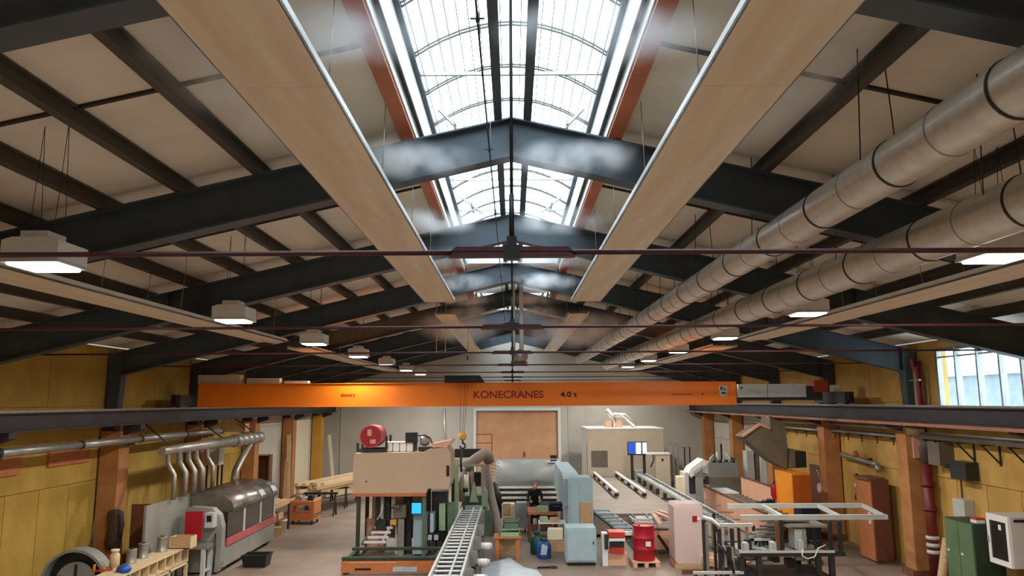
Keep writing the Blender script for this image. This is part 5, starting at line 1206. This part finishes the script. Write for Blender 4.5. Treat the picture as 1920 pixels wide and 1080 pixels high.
# ---- green locker, leaning roll, white glazed cabinet
t = thing('green_locker', 'green metal locker near the lower right corner', 'locker', (9.55, 16.1, 0))
MB().box(9.28, 9.86, 15.62, 16.62, .06, 1.8).build('body', 'locker_dark', t)
for a, b in ((15.64, 16.11), (16.13, 16.6)):
    k = part_box(t, 'door', 'locker_green', 9.25, 9.28, a, b, .1, 1.78); part_box(k, 'handle', 'white_metal', 9.235, 9.25, b - .12, b - .06, 1.12, 1.16)
part_box(t, 'plinth', 'black', 9.32, 9.86, 15.65, 16.6, 0, .06)
t = thing('red_box', 'small red and white box on the green locker', 'box', (9.5, 15.8, 1.8)); part_box(t, 'box', 'white_metal', 9.4, 9.58, 15.7, 15.9, 1.8, 1.86); part_box(t, 'lid', 'bright_red', 9.4, 9.58, 15.7, 15.9, 1.86, 1.9)
t = thing('leaning_roll', 'pale rolled sheet leaning against the green locker', 'roll', (9.0, 17.0, 0)); MB().tube([P(1758, 1085, 16.8) * 1.0, P(1776, 1012, 17.0)], .10, 14).build('roll', 'wood', t); o = MB().tube([P(1768, 1085, 16.95), P(1781, 1015, 17.1)], .07, 12).build('inner_roll', 'pale_wood', t)
for ch in [o_ for o_ in COL.objects if o_.parent == t]:
    zmin = min(v.co.z for v in ch.data.vertices); d_ = zmin
    for v in ch.data.vertices:
        if v.co.z < zmin + .25: v.co.z -= zmin
t = thing('wall_vitrine', 'white wall cabinet with glazed door at the right picture edge', 'cabinet', (9.7, 15.0, 1.1))
za, zb2 = 1.12, 2.06
part_box(t, 'body', 'light_grey', 9.46, 10.34, 14.72, 15.42, za, zb2)
k = MB().box(9.42, 9.46, 14.74, 14.82, za, zb2).box(9.42, 9.46, 15.32, 15.4, za, zb2).box(9.42, 9.46, 14.82, 15.32, za, za + .1).box(9.42, 9.46, 14.82, 15.32, zb2 - .12, zb2).build('door_frame', 'white_metal', t)
part_box(k, 'glass', 'smoked', 9.435, 9.445, 14.82, 15.32, za + .1, zb2 - .12); part_box(k, 'sticker', 'white_metal', 9.43, 9.435, 14.98, 15.06, zb2 - .28, zb2 - .18); part_box(k, 'handle', 'tin', 9.4, 9.42, 15.36, 15.39, 1.5, 1.62)
part_box(t, 'vent_slot', 'black', 9.52, 9.9, 14.71, 14.72, zb2 - .09, zb2 - .04)
t = thing('green_stool', 'low green metal step below the white wall cabinet', 'stool', (9.6, 15.2, 0)); part_box(t, 'step', 'locker_green', 9.35, 9.85, 14.9, 15.4, .8, .84); legs4(t, 'locker_dark', 9.35, 9.85, 14.9, 15.4, .8, .05)
t = thing('grey_partition', 'grey partition panel at the lower right picture edge', 'partition', (10.0, 14.2, 0)); part_box(t, 'panel', 'machine_grey', 9.72, 10.3, 14.62, 14.66, .3, 2.3); part_box(t, 'post', 'dark_steel', 9.9, 10.0, 14.62, 14.68, 0, .3)

# ---- red drum on pallet, red stand, wrapped goods
c = F(1214, 1066); y = c.y + .1
t = thing('wooden_pallet', 'small wooden pallet under the red drum', 'pallet', (c.x, y + .3, 0))
for k in range(4): part_box(t, 'deck_board', 'salmon', c.x - .36, c.x + .36, y + k * .18, y + k * .18 + .14, .11, .135)
for x in (-.34, -.05, .24): part_box(t, 'bearer', 'salmon', c.x + x, c.x + x + .1, y, y + .68, 0.0, .11)
t = thing('red_drum', 'upright red drum with white label on the pallet', 'drum', (c.x, y + .34, .135))
MB().lathe([(.28, 0), (.285, .02), (.28, .27), (.295, .29), (.28, .31), (.28, .55), (.295, .57), (.28, .59), (.28, .86), (.29, .87), (.29, .89), (.26, .89), (.26, .87)], (c.x, y + .34, .135), 30).build('barrel', 'red', t)
part_box(t, 'paper_label', 'white_metal', c.x + .0, c.x + .13, y + .03, y + .06, .52, .64); MB().lathe([(.03, .87), (.03, .9)], (c.x - .12, y + .3, .135), 10).build('bung', 'dark_steel', t)
c = F(1156, 1062)
t = thing('red_stand', 'small machine on a stand with two red covers left of the red drum', 'machine', (c.x, c.y + .2, 0)); Yr = c.y
def rb(n, m, px0, py0, px1, py1, d0, d): a, b = P(px0, py1, Yr + d0), P(px1, py0, Yr + d0); part_box(t, n, m, a.x, b.x, Yr + d0, Yr + d0 + d, max(a.z, 0), b.z)
rb('upper_cover', 'bright_red', 1142, 998, 1172, 1008, 0, .5); rb('lower_cover', 'bright_red', 1146, 1028, 1171, 1037, 0, .4); rb('roll', 'white_metal', 1142, 1009, 1172, 1015, .02, .4); rb('core_block', 'dark_steel', 1146, 1015, 1170, 1028, .1, .3)
rb('side_post', 'white_metal', 1130, 1000, 1139, 1062, .05, .3); rb('knob_post', 'dark_steel', 1134, 1002, 1140, 1030, -.02, .06); rb('base', 'salmon', 1140, 1037, 1175, 1062, .1, .4); rb('arm', 'white_metal', 1172, 997, 1186, 1004, .2, .1)
c = F(1292, 1066); a, b = P(1266, 1062, c.y), P(1318, 952, c.y)
t = thing('wrapped_pallet', 'tall stack of boxes wrapped in clear plastic film', 'package', ((a.x + b.x) / 2, c.y + .4, 0))
part_box(t, 'pallet_base', 'wood', a.x, b.x, c.y, c.y + .75, 0, .12)
for k in range(4): part_box(t, 'carton', 'salmon', a.x + .06, b.x - .06, c.y + .06, c.y + .68, .12 + k * .35, .12 + k * .35 + .345)
MB().cbox(a.x + .01, b.x - .01, c.y, c.y + .75, .121, 1.62, .07).build('film', 'plastic_film', t)
part_box(t, 'red_tag', 'red', P(1298, 975, c.y).x, P(1307, 975, c.y).x, c.y - .012, c.y - .002, P(960, 980, c.y).z, P(960, 969, c.y).z); part_box(t, 'white_tag', 'white_metal', P(1307, 975, c.y).x, P(1313, 975, c.y).x, c.y - .012, c.y - .002, P(960, 977, c.y).z, P(960, 972, c.y).z)
# timber bundle behind it
for k, (p0, p1) in enumerate((((1226, 966), (1238, 985)), ((1231, 963), (1266, 978)), ((1236, 960), (1266, 968)))):
    tag(MB().bar(F(*p0, .86), F(*p1, .86), .12, .10).build('timber_offcut', 'salmon'), f'pinkish timber offcut on the grey table left of the wrapped pallet, {NTH[k]} from the left', 'timber', 'offcuts on the grey table')
t = thing('infeed_table', 'wide grey roller table behind the red drum', 'table', (4.2, 22.6, 0))
xa, xb = P(1112, 985, 22.3).x + .95, P(1275, 985, 22.3).x
for y in (21.9, 22.5, 23.1): part_box(t, 'cross_beam', 'light_grey', xa + .3, xb, y, y + .08, .72, .80)
part_box(t, 'bed', 'machine_grey', xa + .4, xb - .1, 22.0, 24.4, .62, .70)
for x in (xa + .45, (xa + xb) / 2, xb - .2): 
    for y in (22.0, 24.2): part_box(t, 'leg', 'machine_grey', x, x + .09, y, y + .09, 0, .62)
for k in range(4): MB().tube([(xa + .5 + k * .3, 22.0, .74), (xa + .5 + k * .45, 24.4, .74)], .03, 8).build('bed_roller', 'steel', t)
part_box(t, 'front_skirt', 'salmon', xa + .45, xb - .1, 21.86, 21.9, .15, .66)
t = thing('slatted_feeder', 'sloping grey slatted feeder right of the blue-grey tower', 'conveyor', (2.75, 22.8, 0))
for k in range(7): MB().bar((2.45 + k * .09, 23.6 - k * .3, .98 - k * .05), (2.95 + k * .09, 23.6 - k * .3, .98 - k * .05), .06).build('slat', 'blue_grey', t)
for dx in (0, .5): MB().bar((2.45 + dx, 23.6, .93), (2.99 + dx, 21.8, .63), .06).build('stringer', 'dark_steel', t); MB().bar((2.99 + dx, 21.8, 0), (2.99 + dx, 21.8, .6), .06).build('leg', 'machine_grey', t); MB().bar((2.47 + dx, 23.55, 0), (2.47 + dx, 23.55, .9), .06).build('leg', 'machine_grey', t)
MB_ = F(1250, 1050)
t = thing('steel_prop', 'dark slanting steel prop right of the red drum', 'prop', MB_); MB().bar(F(1266, 1050), P(1234, 1004, 21.7), .06).build('prop', 'black', t); part_box(t, 'foot', 'dark_steel', F(1266, 1050).x - .08, F(1266, 1050).x + .08, F(1266, 1050).y - .08, F(1266, 1050).y + .08, 0, .03)

# ---- assembly station with white top rails
YA = 17.4
t = thing('assembly_station', 'dark steel assembly station with pale overhead rails in the right foreground', 'machine', (P(1480, 1000, YA).x, YA, 0))
def A(px, py, y=YA): return P(px, py, y)
z_tab = A(1450, 1035).z; ztop_ = A(1450, 975).z
x0, x1 = A(1390, 1035).x, A(1556, 1035).x
part_box(t, 'table_frame', 'dark_steel', x0, x1 + .35, YA, YA + .1, z_tab - .1, z_tab); part_box(t, 'table_frame', 'dark_steel', x0, x1 + .35, YA + 1.3, YA + 1.4, z_tab - .1, z_tab)
part_box(t, 'table_edge', 'light_grey', x0 - .05, x1 + .1, YA - .03, YA, z_tab - .02, z_tab + .03); part_box(t, 'table_plate', 'machine_grey', x0 + .05, x1, YA + .1, YA + 1.3, z_tab - .06, z_tab - .03)
for x in (x0 - .05, x0 + .35, x1 - .3, x1): 
    for y in (YA + .02, YA + 1.25): part_box(t, 'leg', 'dark_steel', x, x + .11, y, y + .11, 0, z_tab - .1)
for px in (1352, 1376, 1462, 1475, 1562, 1580):
    x = A(px, 1000).x; yy = YA + .12 + .18 * (px % 2); zt1 = ztop_ - .05 if px > 1400 else A(px, 990, YA + .2).z; part_box(t, 'upright', 'dark_steel' if px != 1462 else 'brown_wood', x - .04, x + .04, yy, yy + .08, 0 if px in (1352,) else z_tab - .05, zt1)
zr0 = A(1450, 962, YA + 2.6).z; zr1 = A(1450, 975).z; ztop_ = zr1
for py, xs, yo in ((961, (1365, 1620), 2.2), (975, (1390, 1665), .3)):
    a, b = P(xs[0], py, YA + yo), P(xs[1], py, YA + yo); part_box(t, 'top_rail', 'light_grey', a.x, b.x, YA + yo, YA + yo + .09, ztop_ - .05, ztop_ + .06)
for pa in ((1432, 1470), (1535, 1578), (1620, 1662)):
    MB().bar(P(pa[0], 961, YA + 2.2).xy.to_3d() + Vector((0, 0, ztop_)), P(pa[1], 975, YA + .3).xy.to_3d() + Vector((0, 0, ztop_)), .08).build('cross_rail', 'light_grey', t)
a, b = P(1438, 978, YA + .1), P(1530, 966, YA + .1); part_box(t, 'rail_plate', 'tin', a.x, b.x, YA + .5, YA + 1.2, ztop_ - .12, ztop_ - .06)
for k, (px, h_) in enumerate(((1330, 975), (1341, 985), (1362, 968), (1398, 990), (1420, 985), (1440, 992), (1545, 990))):
    x = A(px, 1000).x; part_box(t, 'stanchion', ('dark_steel', 'tin', 'black')[k % 3], x - .03, x + .03, YA + .5 + .25 * (k % 3), YA + .56 + .25 * (k % 3), 0 if px < 1370 else z_tab - .03, A(px, h_, YA + .5).z)
for k in range(5):
    a = A(1395 + 9 * k, 1012 - 5 * k, YA + .9); part_box(t, 'slide_bar', ('light_grey', 'tin')[k % 2], a.x, a.x + .7, YA + .75 + .1 * k, YA + .81 + .1 * k, a.z, a.z + .05)
    part_box(t, 'slide_post', 'dark_steel', a.x + .3, a.x + .36, YA + .75 + .1 * k, YA + .81 + .1 * k, z_tab - .03, a.z)
a, b = P(1350, 988, YA + .4), P(1412, 982, YA + .4); part_box(t, 'left_rail', 'light_grey', a.x, b.x, YA + .4, YA + .5, a.z, b.z); MB().tube([P(1318, 970, YA + .6), P(1335, 975, YA + .5), P(1348, 986, YA + .45), P(1356, 985, YA + .45)], .05, 8).build('bent_rail', 'light_grey', t)
part_box(t, 'lower_plate', 'tin', P(1480, 990, YA).x, P(1560, 990, YA).x, YA + .2, YA + .9, A(1500, 992).z, A(1500, 988).z)
a, b = A(1508, 1028), A(1520, 996); part_box(t, 'control_box', 'light_grey', A(1499, 1000).x, b.x, YA + .3, YA + .7, z_tab, A(1500, 996).z); part_box(t, 'control_box_side', 'machine_grey', b.x - .09, b.x, YA + .28, YA + .3, z_tab, A(1500, 998).z)
random.seed(5)
for k in range(12):
    px = 1404 + k * 13; x = A(px, 1040).x; h = random.uniform(.08, .22); MB().cbox(x - .05, x + .06, YA + .15 + .3 * (k % 4), YA + .35 + .3 * (k % 4), z_tab - .03, z_tab + h, .015).build('fixture', ('light_grey', 'dark_steel', 'tin', 'black')[k % 4], t)
for k in range(10):
    px = 1400 + k * 16; q = A(px, 1062 - 9 * (k % 3)); 
    if k % 2: MB().tube([(q.x - .1, YA + .4, q.z), (q.x + .15, YA + .4, q.z)], .06, 10).build('cylinder', ('light_grey', 'tin')[k % 4 == 1], t)
    else: MB().cbox(q.x - .1, q.x + .1, YA + .35, YA + .6, q.z - .1, q.z + .08, .02).build('under_unit', ('black', 'dark_steel', 'tin')[k % 3], t)
part_box(t, 'lower_shelf', 'dark_steel', x0, x1, YA + .1, YA + 1.2, .38, .42)
MB().tube([A(1505, 1030, YA - .05), A(1504, 1042, YA - .1), A(1514, 1048, YA - .12), A(1528, 1044, YA - .1), A(1534, 1028, YA - .05), A(1548, 1022, YA)], .015, 6).build('cable_loop', 'light_grey', t)
MB().tube([A(1345, 1020), A(1360, 1035), A(1372, 1052), A(1376, 1075)], .03, 6).build('cable', 'black', t)
for k in range(4): MB().cbox(A(1353 + k * 7, 1040).x, A(1358 + k * 7, 1040).x, YA + .1, YA + .3, z_tab - .3 - .05 * k, z_tab + .1, .01).build('valve_block', ('dark_steel', 'tin')[k % 2], t)
part_box(t, 'front_sill', 'light_grey', A(1300, 1075).x, A(1395, 1075).x, YA, YA + .06, max(.02, A(1300, 1077).z), A(1300, 1072).z)
part_box(t, 'front_sill_leg', 'dark_steel', A(1302, 1075).x, A(1308, 1075).x, YA, YA + .06, 0, max(.02, A(1300, 1077).z))
for k in range(6):
    y = YA + 2.6 + .05 * k
    tag(MB(M4((P(1345, 1050, 19.6).x, 19.9 + .1 * (k % 3), .1 + .11 * (k // 3)), R(38 + 3 * (k % 3)))).box(-.06 + .17 * (k % 3), .06 + .17 * (k % 3), -.9, .9, 0, .1).build('stacked_timber', 'salmon' if k % 2 else 'wood'), f'timber piece stacked behind the wrapped pallet, {NTH[k]} of the pile', 'timber', 'timber pile by the wrapped pallet')
tb2 = thing('timber_bearer', 'dark bearers under the timber pile by the wrapped pallet', 'bearer', (P(1345, 1050, 19.6).x + .1, 19.95, 0)); bxx = P(1345, 1050, 19.6).x
part_box(tb2, 'bearer', 'brown_wood', bxx - .9, bxx + .9, 19.5, 19.6, 0, .1); part_box(tb2, 'bearer', 'brown_wood', bxx - .9, bxx + .9, 20.3, 20.4, 0, .1)

# ---- hanging things below the far ridge
q = P(975, 668, 21.0)
t = thing('hanging_unit', 'grey ball-shaped unit on two pale vertical pipes below the ridge', 'fan', (q.x, 21.0, q.z - .15))
MB().lathe([(.08, -.17), (.19, -.12), (.23, 0), (.2, .1), (.1, .17), (.05, .19)], q, 20).build('housing', 'tin', t); part_box(t, 'motor_bracket', 'pipe_red', q.x - .2, q.x + .2, 20.9, 21.1, q.z - .2, q.z - .15)
for px, r in ((963, .05), (978, .06)): p0 = P(px, 656, 21.0); MB().tube([p0, Vector((p0.x, 21.0, ztop(0) + .0))], r, 10).build('pipe', 'white_metal', t)
for k, (px, py0, py1) in enumerate(((818, 585, 673), (835, 608, 671), (877, 625, 676))):
    p0 = P(px, py1, 23.2); t = thing('drop_rod', f'thin pale vertical rod hanging left of the ridge, {NTH[k]} from the left', 'rod', (p0.x, 23.2, p0.z), 'hanging rods')
    part_tube(t, 'rod', 'light_grey', [p0, Vector((p0.x, 23.2, zceil(p0.x) - .003))], .012, 6); part_box(t, 'end_clip', 'dark_steel', p0.x - .02, p0.x + .02, 23.18, 23.22, p0.z, p0.z + .14)
# ================================================================ mist from the humidifier nozzles
def mist_mat(name, MIST):
    m = bpy.data.materials.new(name); m.use_nodes = True; n = m.node_tree.nodes; l = m.node_tree.links
    n.remove(n['Principled BSDF']); out = n['Material Output']
    vs = n.new('ShaderNodeVolumeScatter'); vs.inputs['Color'].default_value = (.93, .96, 1, 1); vs.inputs['Anisotropy'].default_value = 0.0
    tc = n.new('ShaderNodeTexCoord')
    ln = n.new('ShaderNodeVectorMath'); ln.operation = 'LENGTH'; l.new(tc.outputs['Object'], ln.inputs[0])
    mr = n.new('ShaderNodeMapRange'); mr.inputs['From Min'].default_value = 1.0; mr.inputs['From Max'].default_value = 0.15; mr.interpolation_type = 'SMOOTHSTEP'
    l.new(ln.outputs['Value'], mr.inputs['Value'])
    no = n.new('ShaderNodeTexNoise'); no.inputs['Scale'].default_value = 2.2; no.inputs['Detail'].default_value = 2
    ng = n.new('ShaderNodeNewGeometry'); l.new(ng.outputs['Position'], no.inputs['Vector'])
    r2 = n.new('ShaderNodeMapRange'); r2.inputs['From Min'].default_value = .38; r2.inputs['From Max'].default_value = .68; l.new(no.outputs['Fac'], r2.inputs['Value'])
    mu = n.new('ShaderNodeMath'); mu.operation = 'MULTIPLY'; l.new(mr.outputs[0], mu.inputs[0]); l.new(r2.outputs[0], mu.inputs[1])
    m2 = n.new('ShaderNodeMath'); m2.operation = 'MULTIPLY'; m2.inputs[1].default_value = MIST; l.new(mu.outputs[0], m2.inputs[0])
    l.new(m2.outputs[0], vs.inputs['Density']); l.new(vs.outputs[0], out.inputs['Volume'])
    MATS[name] = m
S.cycles.volume_bounces = 3
mist_mat('mist', 5.0); mist_mat('thin_mist', 1.4)
bm = bmesh.new(); bmesh.ops.create_icosphere(bm, subdivisions=2, radius=1.0); mm = bpy.data.meshes.new('mist_cloud'); bm.to_mesh(mm); bm.free(); mm.materials.append(MATS['mist'])
mm2 = mm.copy(); mm2.materials.clear(); mm2.materials.append(MATS['thin_mist'])
def cloud(loc, sc, lab, me=None):
    o = bpy.data.objects.new('mist_cloud', me or mm); COL.objects.link(o); o.location = loc; o.scale = sc; o['kind'] = 'stuff'; tag(o, lab, 'mist', 'mist clouds')
for k, y in enumerate(NY):
    for sg, side in ((-1, 'left'), (1, 'right')):
        if y < 24: cloud((XN + sg * 1.0, y, ZN - .12), (1.0, .42, .26), f'spray of fine mist blowing {side} from the {NTH[k]} nozzle under the ridge')
cloud((-2.3, 6.0, CH + 2.75), (.8, 1.6, .35), 'soft mist patch drifting beside the left heating strip')
cloud((2.2, 6.2, CH + 2.75), (.8, 1.6, .35), 'soft mist patch drifting beside the right heating strip')
cloud((-1.7, 23.5, CH + 2.3), (1.6, 3.0, .55), 'large mist bank below the dark ridge beyond the skylight, left', mm2)
cloud((2.1, 23.5, CH + 2.2), (2.2, 3.2, .65), 'large mist bank below the dark ridge beyond the skylight, right', mm2)
